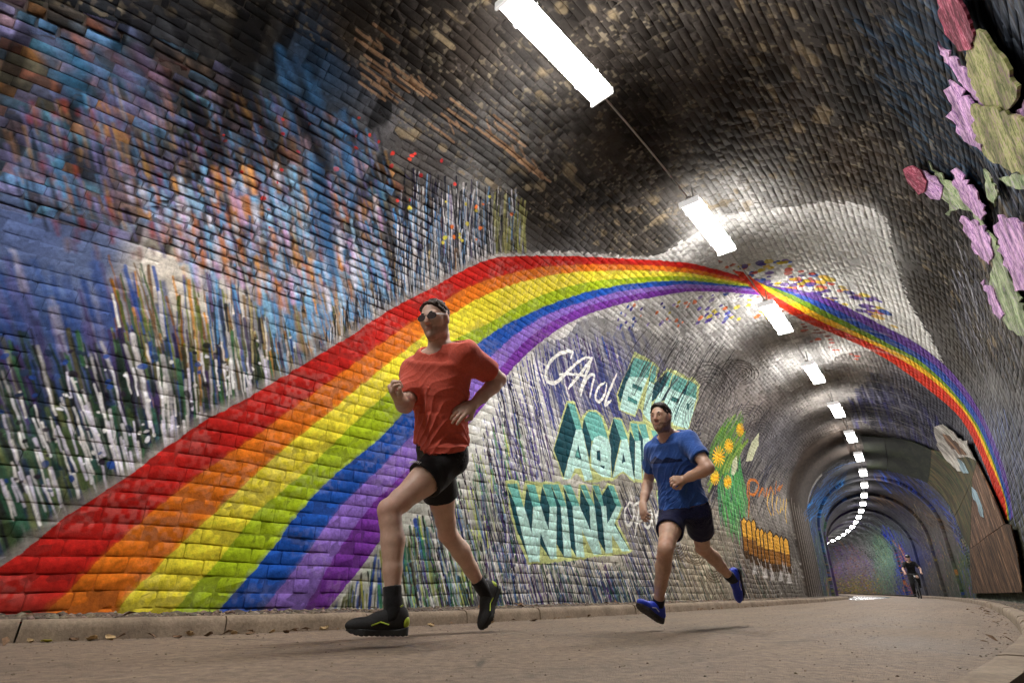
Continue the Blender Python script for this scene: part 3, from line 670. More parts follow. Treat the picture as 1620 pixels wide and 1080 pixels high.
# ------------------------------------------------------------------ right wall and the far tunnel
strokes([(1330, 0), (1500, -20), (1540, 260), (1470, 300), (1380, 120)], 200, lambda x, y: 1.1, (15, 60), (2, 5), '24384e 1c2c40 30506a 15181e 3a5a78 1a1c22', (.4, .8), sft=.03)
strokes([(1570, -20), (1640, -20), (1640, 330), (1560, 300), (1500, 120)], 160, lambda x, y: .5, (30, 90), (3, 9), '14161c 1c222c 6a7688 8a94a4 4a5a70 0f1014 5a5a6a', (.5, .9), sft=.03)
strokes([(1510, 380), (1640, 420), (1640, 760), (1600, 720), (1560, 600), (1500, 500)], 300, lambda x, y: .35, (15, 60), (1.5, 4), '24242a 6a6a74 8a8c98 3a3a44 50505a 9a98a0 2c2824', (.5, .9), sft=.015)
strokes([(1545, 640), (1600, 640), (1630, 760), (1640, 900), (1600, 800)], 140, lambda x, y: .3, (15, 50), (1.5, 4), '6a78b0 8a92b8 5a6a98 3a4030 4a5240 7a7ca0', (.5, .85), sft=.02)
strokes([(1380, 585), (1450, 620), (1490, 660), (1520, 720), (1480, 690), (1400, 660), (1330, 640)], 240, lambda x, y: .35, (12, 45), (1.2, 3), '24242e 34344a 1c1c26 5a5a68 3c3c50 2a2a58', (.5, .9), sft=.03)
def far_strokes(s0, s1, t0, t1, n, L, wd, cols, alpha=(.4, .9), slant=.15, sft=.03):
    cols = [srgb(c) for c in cols.split()]
    for i in range(n):
        s, t = rng.uniform(s0, s1), rng.uniform(t0, t1); l = rng.uniform(*L); ds = rng.normal(0, slant) * l
        seg(s, t, s + ds, min(t + l, T_ALL - .02), rng.uniform(*wd), rng.uniform(*wd) * .7, cols[rng.integers(len(cols))] * rng.uniform(.7, 1.3), rng.uniform(*alpha), sft, 1.)
far_strokes(8, 18.5, 5.0, 7.6, 160, (.2, .9), (.01, .05), '8a8784 7a7672 6a6662 96928e', (.2, .5), sft=.08)
# bare brick ring, then painted stretches by station
_dk = ((SU > 18.6) & (SU < 23.0))[None, :] & (TV < 6.0)[:, None]
TEX[..., :3] = np.where(_dk[..., None], np.array(srgb('3a302a'), np.float32) * (.6 + .8 * BRND[BID, 0][..., None]), TEX[..., :3])
TEX[..., 3] = np.where(_dk, .45, TEX[..., 3])
_wh = ((SU > 22.5) & (SU < 23.4))[None, :] & (TV < 4.6)[:, None]
TEX[..., :3] = np.where(_wh[..., None], np.array(srgb('8f8b84'), np.float32) * (.7 + .5 * BRND[BID, 0][..., None]), TEX[..., :3])
def far_fill(s0, s1, t0, t1, col, a=.8):
    m_ = ((SU > s0) & (SU < s1))[None, :] & ((TV > t0) & (TV < t1))[:, None]
    n_ = vnoise(.5, .8, int(s0 * 7 + t0)) ; k_ = (m_ * a)[..., None]
    TEX[..., :3] = TEX[..., :3] * (1 - k_) + np.array(srgb(col), np.float32) * (.55 + .9 * n_[..., None]) * k_
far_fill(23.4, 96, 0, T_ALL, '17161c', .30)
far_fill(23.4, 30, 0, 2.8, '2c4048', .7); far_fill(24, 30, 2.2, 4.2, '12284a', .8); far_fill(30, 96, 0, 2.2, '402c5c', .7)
far_strokes(23.2, 34, .2, 3.2, 300, (.2, .9), (.02, .06), '2f5a88 2f4a7a 3a6a4c 6a7a3a 7a9aa8 6a5a9a 24204a')
far_strokes(23.2, 34, 2.2, 5.0, 300, (.3, 1.2), (.02, .06), '1c4a90 1e2a54 2f60a0 22242c 14141c')
far_strokes(34, 70, .1, 1.2, 300, (.1, .5), (.04, .10), '9a8a40 8a7a3a 6a6a3a b06a3a c88a40 4a5a3a 5a3a60')
far_strokes(34, 80, .6, 2.8, 460, (.2, .8), (.04, .12), '6a3a9a 8a5ab8 5a3a80 b8744a 3a2a60 8a8ac0 2a1e48 a86a50')
far_strokes(34, 80, 2.4, 6.2, 360, (.3, 1.2), (.04, .12), '221838 1a1630 3a2a5a 181420 2a2a54')
_z = lambda x, y: 0.
_a = lambda x, y: np.interp(x, [1290, 1380, 1450, 1540], [-.15, .45, .40, .25])
strokes([(1300, 858), (1340, 800), (1380, 775), (1440, 790), (1470, 870), (1440, 850), (1395, 825), (1340, 842)], 260, lambda x, y: 1.2, (5, 18), (1.6, 4), '15141e 1c1a34 10101a 24204a 1a1a22', (.5, .9), sft=.03)
strokes([(1380, 735), (1460, 752), (1512, 830), (1522, 880), (1495, 815), (1440, 775), (1380, 760)], 260, lambda x, y: 1.0, (5, 20), (1.2, 3.5), '1c2c6a 16204c 24388a 14141e 2c4a9a 3a3440 4a4038', (.6, .95), sft=.02)
strokes([(1375, 776), (1440, 780), (1500, 830), (1470, 830), (1430, 800), (1375, 792)], 130, lambda x, y: 1.3, (5, 18), (1.4, 3.5), '3a2c22 4a3828 2a211c 5a4632', (.6, .95), sft=.02)
strokes([(1440, 790), (1492, 832), (1520, 900), (1516, 938), (1464, 938), (1458, 870)], 420, _a, (5, 20), (1, 3), '3a362f 4a443a 5a5246 2a2724 6a5c4a 3c3a3c 4c3c44', (.6, .95), sft=.015)
strokes([(1470, 840), (1520, 880), (1512, 930), (1468, 930)], 40, _a, (5, 14), (1.2, 3), '8a7a2c a08a30 7a4a6a 9a6a3c 4a6a3c', (.7, 1.), sft=.015)
strokes([(1498, 792), (1530, 850), (1541, 938), (1516, 938), (1516, 872)], 260, _a, (5, 18), (1, 3), '26421f 34562a 1e3422 4a5a2c 22346a 2c4aa0 7a7430 6a3a70', (.7, 1.), sft=.015)
strokes([(1388, 826), (1424, 842), (1448, 892), (1446, 938), (1414, 938), (1413, 880)], 300, _a, (5, 18), (1.2, 3.2), '16248c 1e34a8 12186a 2a44bc 101448 241a5a', (.7, 1.), sft=.015)
strokes([(1404, 846), (1428, 860), (1444, 930), (1428, 936), (1420, 880)], 70, _a, (7, 22), (1.2, 2.8), 'b06a34 9a5230 c08a44 7a3a3a 5a2a5a', (.7, 1.), sft=.012)
strokes([(1310, 852), (1345, 842), (1390, 836), (1408, 860), (1380, 885), (1340, 862)], 200, lambda x, y: .9, (5, 16), (1.2, 3), '2c3a34 3a4c44 24302c 46504a 1e2424', (.6, .95), sft=.02)
strokes([(1380, 842), (1402, 846), (1415, 884), (1413, 938), (1380, 938)], 320, _a, (4, 16), (1, 2.8), '345e4c 427458 284c3c 588468 6c8450 80804a 4c7c64 5e8a70', (.45, .85), sft=.03)
strokes([(1298, 842), (1340, 852), (1382, 884), (1384, 936), (1305, 936)], 420, lambda x, y: .5, (4, 16), (1, 3), '3a2460 54347a 2c1c4a 6a4a90 22163a 54548a 7a4630 80522e 44365a 70749a', (.45, .85), sft=.03)
strokes([(1302, 906), (1392, 908), (1392, 938), (1308, 938)], 150, _z, (3, 12), (.9, 2.4), '8a8a34 6a7a2c a89a3c 4a5a2a b07a30 5a6a34', (.7, 1.), sft=.012)
strokes([(1276, 802), (1312, 758), (1345, 744), (1322, 792), (1300, 832)], 260, lambda x, y: -.9, (5, 18), (1, 3), '1c4a80 24609c 16345a 2c70b0 14202c 26323c', (.7, 1.), sft=.015)
strokes([(1290, 822), (1306, 808), (1304, 932), (1293, 926)], 160, lambda x, y: .08, (5, 18), (.8, 2.2), '2c4a34 3a5a40 22342a 4a4a5a 34346a 5a6a5a', (.7, 1.), sft=.012)
far_strokes(15, 24, 8.0, 11.5, 260, (.3, 1.0), (.015, .05), '20202c 2c2c36 2c3a28 3a3028 18181e 20285a')
TEX[..., :3] = np.clip(TEX[..., :3], .006, .86)
MURAL = bpy.data.images.new('lining_paint', NU, NV, alpha=True, float_buffer=True)
MURAL.colorspace_settings.name = 'Non-Color'
MURAL.alpha_mode = 'CHANNEL_PACKED'
MURAL.pixels.foreach_set(TEX.ravel()); MURAL.update()

def masonry(name, joint=False):
    m = NT(name)
    uv = m.n('ShaderNodeUVMap'); uv.uv_map = 'mural'
    im = m.n('ShaderNodeTexImage'); im.image = MURAL; im.extension = 'EXTEND'
    m.l(uv.outputs[0], im.inputs[0])
    g1 = m.noise(2.2, 6, .6); g2 = m.noise(38, 5, .6); g3 = m.noise(140, 3, .6)
    c = im.outputs['Color']
    c = m.mix(1.0, c, m.ramp(g2, [(.25, .62), (.6, 1.08)]), 'MULTIPLY')
    c = m.mix(1.0, c, m.ramp(g1, [(.3, .78), (.62, 1.06)]), 'MULTIPLY')
    # chips where the paint has come away, showing sooty brick
    chip = m.ramp(m.noise(55, 6, .7), [(.63, 0.), (.68, .8)])
    c = m.mix(m.math('MULTIPLY', chip, m.ramp(m.noise(3.5, 3), [(.45, .15), (.65, 1.)])), c, (.055, .045, .038))
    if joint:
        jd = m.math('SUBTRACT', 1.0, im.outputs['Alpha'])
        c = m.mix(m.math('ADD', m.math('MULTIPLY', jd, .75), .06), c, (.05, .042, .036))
    m.base(c)
    m.set(Roughness=m.ramp(g2, [(.3, .72), (.7, .95)]))
    m.b.inputs['Specular IOR Level'].default_value = .08
    h = m.math('ADD', m.math('MULTIPLY', g2, .6), m.math('MULTIPLY', g3, .4))
    h = m.math('SUBTRACT', h, m.math('MULTIPLY', chip, .4))
    crust = m.math('MULTIPLY', m.math('SUBTRACT', 1.0, im.outputs['Alpha']), m.noise(24, 7, .72))
    m.bump(m.math('ADD', m.math('MULTIPLY', h, .6), m.math('MULTIPLY', crust, 2.2)), .5, .010)
    return m.m
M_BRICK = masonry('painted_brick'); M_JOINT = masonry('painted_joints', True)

# ------------------------------------------------------------------ the tunnel
tunnel = tag(empty('tunnel', tuple(sdz(np.array(0.), np.array(DC), np.array(0.)))), 'long curving arched brick tunnel covered in murals, with a rainbow over its vault', 'tunnel')
tunnel_inv = tunnel.matrix_world.inverted() if False else None
def tchild(name, me, mat, parent=None):
    o = link(name, me, parent or tunnel, mat)
    if parent is None: o.matrix_parent_inverse = Matrix.Translation(-Vector(tunnel.location))
    return o
# mortar bed
sg = np.concatenate([np.arange(SMIN, -1, .2), np.arange(-1, 9, .045), np.arange(9, 24, .12), np.arange(24, SMAX, .3)]); tg = np.linspace(0, T_ALL, 236)
SS, TT = np.meshgrid(sg, tg, indexing='ij')
_far = SS > 24.2
disp = np.where(_far, (np.random.default_rng(8).random(SS.shape) - .5) * .02, (np.random.default_rng(9).random(SS.shape) - .5) * .004)
_pg = np.random.default_rng(17).random((900, 400)); _pi = (((SS - SMIN) / .35).astype(int) % 900, (TT / .12).astype(int) % 400); _pd = _pg[_pi]
_al = TEX[np.clip(np.searchsorted(TV, TT), 0, NV - 1), np.clip(np.searchsorted(SU, SS), 0, NU - 1), 3]
N = wall_normal(SS.ravel(), TT.ravel())
V = wall(SS.ravel(), TT.ravel()) + N * (disp.ravel() - np.where(_far.ravel(), 0, -.0005 + .0070 * np.clip(np.interp(np.clip(_pd.ravel(), 0, 1), [.62, .92], [0, 1]) + .8 * (1 - _al.ravel()), 0, 1)))[:, None]
# a rib where the bare ring begins and ends
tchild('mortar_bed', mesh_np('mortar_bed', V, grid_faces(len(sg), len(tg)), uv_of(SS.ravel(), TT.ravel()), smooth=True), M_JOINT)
# bricks: rounded irregular faces standing proud of the joints
def brick_arrays(s0, s1, t0, t1, gap, proud, g):
    n = len(s0); hs = (s1 - s0) / 2 - np.where(gap < .0018, gap * .5, gap); ht = (t1 - t0) / 2 - gap * .8
    cs, ct = (s0 + s1) / 2, (t0 + t1) / 2
    sx = np.array([-1, -.92, .0, .92, 1, 1, .92, 0, -.92, -1]); sy = np.array([-.76, -1, -1.0, -1, -.76, .76, 1, 1.0, 1, .76])
    k = len(sx)
    js_ = np.clip(gap / .004, .3, 1.)[:, None]; jx = g.normal(0, .0040, (n, k)) * js_; jy = g.normal(0, .0030, (n, k)) * js_
    tx_ = g.normal(0, .0011, (n, 1)); ty_ = g.normal(0, .0007, (n, 1))
    ring = []
    for sc, lift in ((1.0, 0.), (.99, .80), (.972, 1.0)):
        rs = cs[:, None] + sx * hs[:, None] * sc + jx * (1 if sc > .8 else .5)
        rt = ct[:, None] + sy * ht[:, None] * (1 - (1 - sc) * 2.1) + jy * (1 if sc > .8 else .5)
        lf = -.012 + (proud[:, None] + tx_ * sx + ty_ * sy + .012) * lift + (g.normal(0, .0008, (n, k)) if lift else 0)
        ring.append((rs, rt, lf + 0 * rs))
    ring = [(a_, b_ + wavy(a_, b_), c_) for a_, b_, c_ in ring]
    rs = np.concatenate([r[0] for r in ring], 1); rt = np.concatenate([r[1] for r in ring], 1); lf = np.concatenate([r[2] for r in ring], 1)
    return rs, rt, lf, k
def brick_faces(k):
    F = []
    for r in range(2):
        for i in range(k): F.append([r * k + i, r * k + (i + 1) % k, (r + 1) * k + (i + 1) % k, (r + 1) * k + i])
    return np.array(F), [2 * k + i for i in range(k)]
bs0, bs1, bt0, bt1 = [], [], [], []
for j in range(NROW):
    e = ROWS[j]; ok = (e[:-1] > -1.6) & (e[1:] < 24.3)
    bs0.append(e[:-1][ok]); bs1.append(e[1:][ok]); bt0.append(np.full(ok.sum(), ROW_T[j])); bt1.append(np.full(ok.sum(), ROW_T[j + 1]))
bs0, bs1, bt0, bt1 = map(np.concatenate, (bs0, bs1, bt0, bt1))
cs_, ct_ = (bs0 + bs1) / 2, (bt0 + bt1) / 2
C3 = wall(cs_, ct_); pu, pv, pz = project(C3); nn = wall_normal(cs_, ct_)
vis = (pz > .3) & (pu > 5) & (pu < 1615) & (pv > 5) & (pv < 1075)
view = CPOS - C3; dist = np.linalg.norm(view, axis=1)
area = np.where(vis, (bs1 - bs0) * (bt1 - bt0) * np.abs((view * nn).sum(1)) / dist ** 3, 0)
_iu = np.clip(np.searchsorted(SU, cs_), 0, NU - 1); _iv = np.clip(np.searchsorted(TV, ct_), 0, NV - 1)
jt = TEX[_iv, _iu, 3]
g_ = np.random.default_rng(21)
gap = np.where(jt < .4, g_.uniform(.006, .010, len(cs_)), np.where(jt < .7, g_.uniform(.001, .0035, len(cs_)), g_.uniform(.0004, .0017, len(cs_))))
proud = np.where(jt < .4, g_.normal(.006, .004, len(cs_)), g_.normal(.0010, .0013, len(cs_)))
rs, rt, lf, K = brick_arrays(bs0, bs1, bt0, bt1, gap, proud, g_)
rt = np.clip(rt, .0, T_ALL)
n_, m_ = rs.shape
P = wall(rs.ravel(), rt.ravel()) + wall_normal(rs.ravel(), rt.ravel()) * lf.ravel()[:, None]
P = P.reshape(n_, m_, 3); UVB = uv_of(rs.ravel(), rt.ravel()).reshape(n_, m_, 2)
order = np.argsort(-area); big = order[:300]; rest = order[300:]
FQ, FC = brick_faces(K)
cap = [[FC[0], FC[1], FC[2]], ]
FT = np.array([[FC[0], FC[i], FC[i + 1]] for i in range(1, K - 1)])
def brick_mesh(idx, name):
    V = P[idx].reshape(-1, 3); uv = UVB[idx].reshape(-1, 2); off = (np.arange(len(idx)) * m_)[:, None, None]
    FQt = np.concatenate([FQ[:, [0, 1, 2]], FQ[:, [0, 2, 3]]])
    F = (np.concatenate([FQt, FT])[None] + off).reshape(-1, 3)[:, ::-1]
    return mesh_np(name, V, F, uv, smooth=False)
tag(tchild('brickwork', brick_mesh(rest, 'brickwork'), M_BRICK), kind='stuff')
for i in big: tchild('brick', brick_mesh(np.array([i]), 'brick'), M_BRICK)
# the bare brick ring in the middle distance: its arch edge and the weathered upright grooves at its foot
mb = MB()
for k in range(7):
    s = 18.9 + k * .5
    tt = np.linspace(.1, 3.0 - .1 * (k % 3), 24)
    mb.tube(wall(np.full(24, s), tt, .03), .045, 6)
tchild('worn_rib', mb.mesh('worn_rib', True), simple('worn_brick', srgb('6a625c'), .9, .4, 20, .5, .02))
sgr = [(18.55, .0), (18.6, .07), (22.55, .07), (22.6, .0)]
ta = np.linspace(0, 5.8, 70)
Vr = np.concatenate([wall(np.full(70, s), ta, i_) for s, i_ in sgr]); uvr = np.concatenate([uv_of(np.full(70, s), ta) for s, _ in sgr])
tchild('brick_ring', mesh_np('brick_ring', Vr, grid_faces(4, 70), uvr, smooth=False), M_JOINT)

# projecting brick arches that break the lining up beyond the bare ring
for sa in (27.5, 32.8, 39.3, 47.0):
    pr = [(sa, .0), (sa + .02, .10), (sa + .50, .10), (sa + .52, .0)]; tb = np.linspace(0, T_ALL, 120)
    Va = np.concatenate([wall(np.full(120, q), tb, i_) for q, i_ in pr]); uva = np.concatenate([uv_of(np.full(120, q), tb) for q, _ in pr])
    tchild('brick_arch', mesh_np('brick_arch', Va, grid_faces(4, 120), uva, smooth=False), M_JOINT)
# ------------------------------------------------------------------ path, verges, kerbs
m = NT('tarmac')
n1 = m.noise(1.1, 5, .6); n2 = m.noise(22, 6, .65); n3 = m.voro(210).outputs['Distance']; n4 = m.noise(400, 2)
c = m.ramp(n1, [(.3, (.19, .138, .095)), (.55, (.25, .182, .126)), (.75, (.31, .23, .162))])
c = m.mix(1., c, m.ramp(n2, [(.32, .58), (.65, 1.18)]), 'MULTIPLY')
uvn = m.n('ShaderNodeUVMap'); uvn.uv_map = 'mural'; mpn = m.n('ShaderNodeMapping'); mpn.inputs['Scale'].default_value = (.25, 5.5, 1); m.l(uvn.outputs[0], mpn.inputs[0])
c = m.mix(1., c, m.ramp(m.noise(1., 4, .55, mpn.outputs[0], .0), [(.32, .88), (.5, 1.0), (.66, 1.08)]), 'MULTIPLY')      # worn lines along the path
crk = m.ramp(m.voro(.9, 'DISTANCE_TO_EDGE', m.mix(.12, m.pos(), m.n('ShaderNodeTexNoise').outputs['Color'])).outputs['Distance'], [(.004, .75), (.012, 0.)])
c = m.mix(m.math('MULTIPLY', crk, m.ramp(m.noise(.8, 2), [(.52, 0.), (.6, 1.)])), c, (.06, .048, .036))
sp = m.voro(70); grit = m.ramp(sp.outputs['Distance'], [(.10, 1.), (.16, 0.)])
c = m.mix(m.math('MULTIPLY', grit, m.ramp(m.noise(60, 2), [(.44, 0.), (.56, .85)])), c, (.42, .37, .32))
sd_ = m.voro(42); dark = m.ramp(sd_.outputs['Distance'], [(.06, 1.), (.10, 0.)])
c = m.mix(m.math('MULTIPLY', dark, m.ramp(m.noise(9, 2), [(.46, 0.), (.56, .95)])), c, (.05, .04, .032))
m.base(c); m.set(Roughness=m.ramp(n1, [(.3, .62), (.7, .85)]))
m.bump(m.math('ADD', m.math('MULTIPLY', n3, .7), m.math('ADD', m.math('MULTIPLY', n2, .5), m.math('MULTIPLY', n4, .2))), .9, .010)
M_TAR = m.m
m = NT('trodden_earth')
n1 = m.noise(14, 6, .65); n2 = m.noise(90, 4)
m.base(m.mix(1., m.ramp(n1, [(.3, (.055, .042, .032)), (.6, (.13, .10, .075)), (.8, (.2, .165, .13))]), m.ramp(n2, [(.3, .6), (.7, 1.2)]), 'MULTIPLY'))
m.set(Roughness=.95); m.bump(m.math('ADD', n1, n2), .9, .02); M_EARTH = m.m
m = NT('kerb_concrete')
n1 = m.noise(5, 6, .6); n2 = m.noise(60, 5, .6); n3 = m.noise(240, 2)
c = m.ramp(n1, [(.3, (.17, .125, .085)), (.6, (.28, .215, .15)), (.8, (.36, .285, .205))])
c = m.mix(1., c, m.ramp(n2, [(.3, .7), (.7, 1.15)]), 'MULTIPLY')
m.base(c); m.set(Roughness=.88); m.bump(m.math('ADD', n2, m.math('MULTIPLY', n3, .5)), .5, .006); M_KERB = m.m

def strip(name, d0, d1, z, s0, s1, mat, nd=2, bumpy=0., step=.25, kind='structure'):
    s = np.arange(s0, s1 + step, step); d = np.linspace(0, 1, nd)
    S_, D_ = np.meshgrid(s, d, indexing='ij')
    f0 = d0(S_) if callable(d0) else d0; f1 = d1(S_) if callable(d1) else d1
    Dv = f0 + (f1 - f0) * D_
    Z = np.full(S_.size, z) + (np.random.default_rng(3).normal(0, 1, S_.size) * bumpy)
    Vv = sdz(S_.ravel(), Dv.ravel(), Z)
    F = grid_faces(len(s), nd)[:, ::-1]
    return tag(link(name, mesh_np(name, Vv, F, np.stack([S_.ravel(), Dv.ravel()], -1), smooth=bumpy > 0), None, mat), kind=kind)
strip('ground', -40., 44., -.03, SMIN - 4, SMAX + 3, M_EARTH, 12, step=1.)
strip('path', -.02, W_PATH + .02, 0., SMIN, SMAX, M_TAR, 8, .0006)
lv = strip('verge', -.80, -.07, KH - .012, SMIN, 26., M_EARTH, 8, .008, .08)
rv = strip('verge', W_PATH + .07, 3.82, KH - .02, SMIN, SMAX, M_EARTH, 8, .008, .12)
lv2 = strip('verge', -.80, -.02, .012, 26., SMAX, M_EARTH, 6, .008, .2)

UNIT = .877
def kerb_unit(s0, s1, d_in, d_out, h, g):
    """d_in is the road face; worn arris"""
    sgn = 1 if d_out > d_in else -1
    prof_ = [(d_in + sgn * .000, -.02), (d_in + sgn * .006, h * .55), (d_in + sgn * .012, h * .80), (d_in + sgn * .026, h * .965), (d_in + sgn * .045, h), (d_out, h), (d_out, -.02)]
    ss = np.linspace(s0 + .004, s1 - .004, 7); k = len(prof_)
    dd = np.array([p[0] for p in prof_]); zz = np.array([p[1] for p in prof_])
    Vv = []
    tilt = g.normal(0, .003); push = g.normal(0, .003)
    for i, s in enumerate(ss):
        wob = g.normal(0, .0012, k); wob[0] = 0
        Vv.append(sdz(np.full(k, s), dd + push + wob, zz + tilt * (zz > 0) + g.normal(0, .0008, k)))
    Vv = np.concatenate(Vv); F = [list(f) for f in grid_faces(7, k)]
    F.append(list(range(k))); F.append(list(range(6 * k, 7 * k))[::-1])
    me = mesh_np('kerb_stone', Vv, F); return autosmooth(me, 50)
kg = np.random.default_rng(4)
def kerb(label, d_in, d_out, s_first, n, h):
    root = tag(empty('kerb', tuple(sdz(np.array(0.), np.array(d_in), np.array(0.)))), label, 'kerb')
    for i in range(n):
        o = link('kerb_stone', kerb_unit(s_first + i * UNIT, s_first + (i + 1) * UNIT, d_in, d_out, h, kg), root, M_KERB)
        o.matrix_parent_inverse = Matrix.Translation(-Vector(root.location))
    return root
kerb('low concrete kerb along the foot of the painted rainbow wall', 0., -.11, -2 * UNIT, 29, KH)
kerb('low concrete kerb curving away along the dark right wall', W_PATH, W_PATH + .11, -3 * UNIT, 46, .097)

# loose stones, grit and litter between kerb and wall
def scatter_stones(name, n, s_of, d_of, z, size, mat, seed, flat=.6):
    g = np.random.default_rng(seed)
    ico = np.array([[0, 0, 1], [.9, 0, .3], [.28, .85, .3], [-.72, .53, .3], [-.72, -.53, .3], [.28, -.85, .3], [.6, .45, -.4], [-.3, .8, -.4], [-.8, -.1, -.4], [-.2, -.8, -.4], [.7, -.5, -.4]])
    FF = np.array([[0, 1, 2], [0, 2, 3], [0, 3, 4], [0, 4, 5], [0, 5, 1], [1, 6, 2], [2, 7, 3], [3, 8, 4], [4, 9, 5], [5, 10, 1], [2, 6, 7], [3, 7, 8], [4, 8, 9], [5, 9, 10], [1, 10, 6]])
    s = s_of(g, n); d = d_of(g, n, s); r = size[0] * (size[1] / size[0]) ** (g.random(n) ** 2.2)
    base = sdz(s, d, np.full(n, z))
    Vv = ico[None] * (r[:, None, None] * g.uniform(.6, 1.3, (n, 11, 1)))
    a = g.random(n) * 6.28; ca, sa = np.cos(a)[:, None], np.sin(a)[:, None]
    Vv = np.stack([Vv[..., 0] * ca - Vv[..., 1] * sa, Vv[..., 0] * sa + Vv[..., 1] * ca, Vv[..., 2] * flat], -1)
    Vv = Vv + base[:, None] + np.array([0, 0, 1]) * (r * flat * .25)[:, None, None]
    F = (FF[None] + (np.arange(n) * 11)[:, None, None]).reshape(-1, 3)
    col = np.repeat(g.uniform(.5, 1.35, (n, 1)) * np.array([1, .93, .86]) * g.uniform(.9, 1.1, (n, 3)), 11, 0)
    me = mesh_np(name, Vv.reshape(-1, 3), F, col=col)
    return tag(link(name, me, None, mat), kind='stuff')
m = NT('stone_chips'); at = m.n('ShaderNodeVertexColor'); at.layer_name = 'tint'
m.base(m.mix(1., m.ramp(m.noise(50, 4), [(.3, (.10, .078, .06)), (.7, (.24, .20, .16))]), at.outputs['Color'], 'MULTIPLY'))
m.set(Roughness=.9); m.bump(m.noise(180, 3), .4, .004); M_CHIP = m.m
near = lambda g, n: -1.5 + 18 * g.random(n) ** 1.5
scatter_stones('gravel', 5200, near, lambda g, n, s: -.12 - .60 * g.random(n) ** .9, KH - .012, (.006, .030), M_CHIP, 31)
scatter_stones('gravel', 1300, lambda g, n: -1 + 14 * g.random(n), lambda g, n, s: 3.28 + .45 * g.random(n), KH - .02, (.006, .028), M_CHIP, 32)
scatter_stones('grit', 900, near, lambda g, n, s: .004 + np.abs(g.normal(0, .03, n)), 0., (.002, .008), M_CHIP, 33)
scatter_stones('grit', 3800, lambda g, n: -1 + 16 * g.random(n) ** 1.3, lambda g, n, s: .1 + 3.0 * g.random(n), 0., (.0018, .0065), M_CHIP, 34)
scatter_stones('grit', 500, lambda g, n: -1 + 16 * g.random(n), lambda g, n, s: 3.15 - np.abs(g.normal(0, .10, n)), 0., (.002, .009), M_CHIP, 35)

# fallen leaves lying against the kerb
def leaf_mesh(L, curl, g):
    n = 7; x = np.linspace(0, 1, n); wv = np.sin(x * math.pi) ** .8 * .36 * (1 + .25 * np.sin(x * 17 + g.random() * 6))
    Vv = []
    for i in range(n):
        for j in (-1, -.5, 0, .5, 1): Vv.append([(x[i] - .5) * L, j * wv[i] * L, curl * L * (j * j * .5 + (x[i] - .5) ** 2 * 1.2) + g.normal(0, .02) * L])
    V = np.array(Vv); V[:, 2] -= V[:, 2].min() - .001
    top = V + [0, 0, .0012]
    q = grid_faces(n, 5); F = [list(f) for f in q] + [list(f[::-1] + len(V)) for f in q]
    b = [i for i in range(5)] + [i * 5 + 4 for i in range(1, n)] + [(n - 1) * 5 + j for j in (3, 2, 1, 0)] + [i * 5 for i in range(n - 2, 0, -1)]
    for a_, c_ in zip(b, b[1:] + b[:1]): F.append([a_, a_ + len(V), c_ + len(V), c_])
    return mesh_np('dead_leaf', np.concatenate([V, top]), F, smooth=True)
LEAF = {'buff': simple('leaf_buff', srgb('b49a70'), .8, .3, 60), 'yellow': simple('leaf_yellow', srgb('b0a830'), .7, .3, 60), 'brown': simple('leaf_brown', srgb('6a5038'), .85, .35, 60)}
lg = np.random.default_rng(77)
LF = [  # photo x, y, colour, size m, label
 (46, 1012, 'buff', .045, 'small pale curled leaf lying nearest the first kerb joint at the left edge'),
 (71, 1013, 'yellow', .055, 'yellow-green fallen leaf lying by the kerb under the red band'),
 (113, 1012, 'brown', .05, 'round brown leaf lying by the kerb just right of the yellow-green leaf'),
 (143, 1012, 'buff', .085, 'long flat buff leaf lying by the kerb under the orange band'),
 (168, 1009, 'buff', .075, 'crumpled pale leaf standing up against the kerb under the yellow band'),
 (280, 1009, 'brown', .06, 'brown curled leaf lying by the kerb under the green band'),
 (298, 1006, 'buff', .07, 'pale curled leaf lying by the kerb left of the second joint'),
 (330, 1006, 'brown', .07, 'flat brown leaf lying by the kerb touching the second joint'),
 (368, 1003, 'buff', .055, 'rounded buff leaf lying right of the second kerb joint'),
 (396, 1003, 'brown', .06, 'dark brown leaf lying by the kerb under the blue band'),
 (430, 1001, 'buff', .055, 'small buff leaf lying by the kerb under the lilac band'),
 (452, 1001, 'brown', .06, 'ragged brown leaf lying by the kerb under the purple band'),
 (512, 997, 'buff', .07, 'upright pale leaf lying by the kerb near the red runner\'s front shoe'),
 (697, 992, 'buff', .08, 'wide golden leaf lying by the kerb between the red runner\'s shoes'),
 (780, 988, 'brown', .075, 'brown leaf lying by the kerb right of the red runner\'s rear shoe'),
 (797, 987, 'buff', .06, 'pale leaf lying by the kerb beyond the red runner'),
 (862, 983, 'brown', .09, 'long brown leaf lying by the kerb joint between the two runners'),
]
for x, y, c_, L_, lab in LF:
    s, d = to_sd(*[np.array([q]) for q in on_ground(np.array([x + .0]), np.array([y + .0]))[0, :2]])
    o = link('dead_leaf', leaf_mesh(L_ * .8, lg.uniform(.1, .5), lg), None, LEAF[c_])
    o.location = tuple(sdz(s, np.clip(d, .035, .12), np.array([.002]))[0]); o.rotation_euler = (lg.normal(0, .25), lg.normal(0, .2), lg.random() * 6.28)
    tag(o, lab, 'leaf', 'dead leaves along the left kerb')
mb = MB()
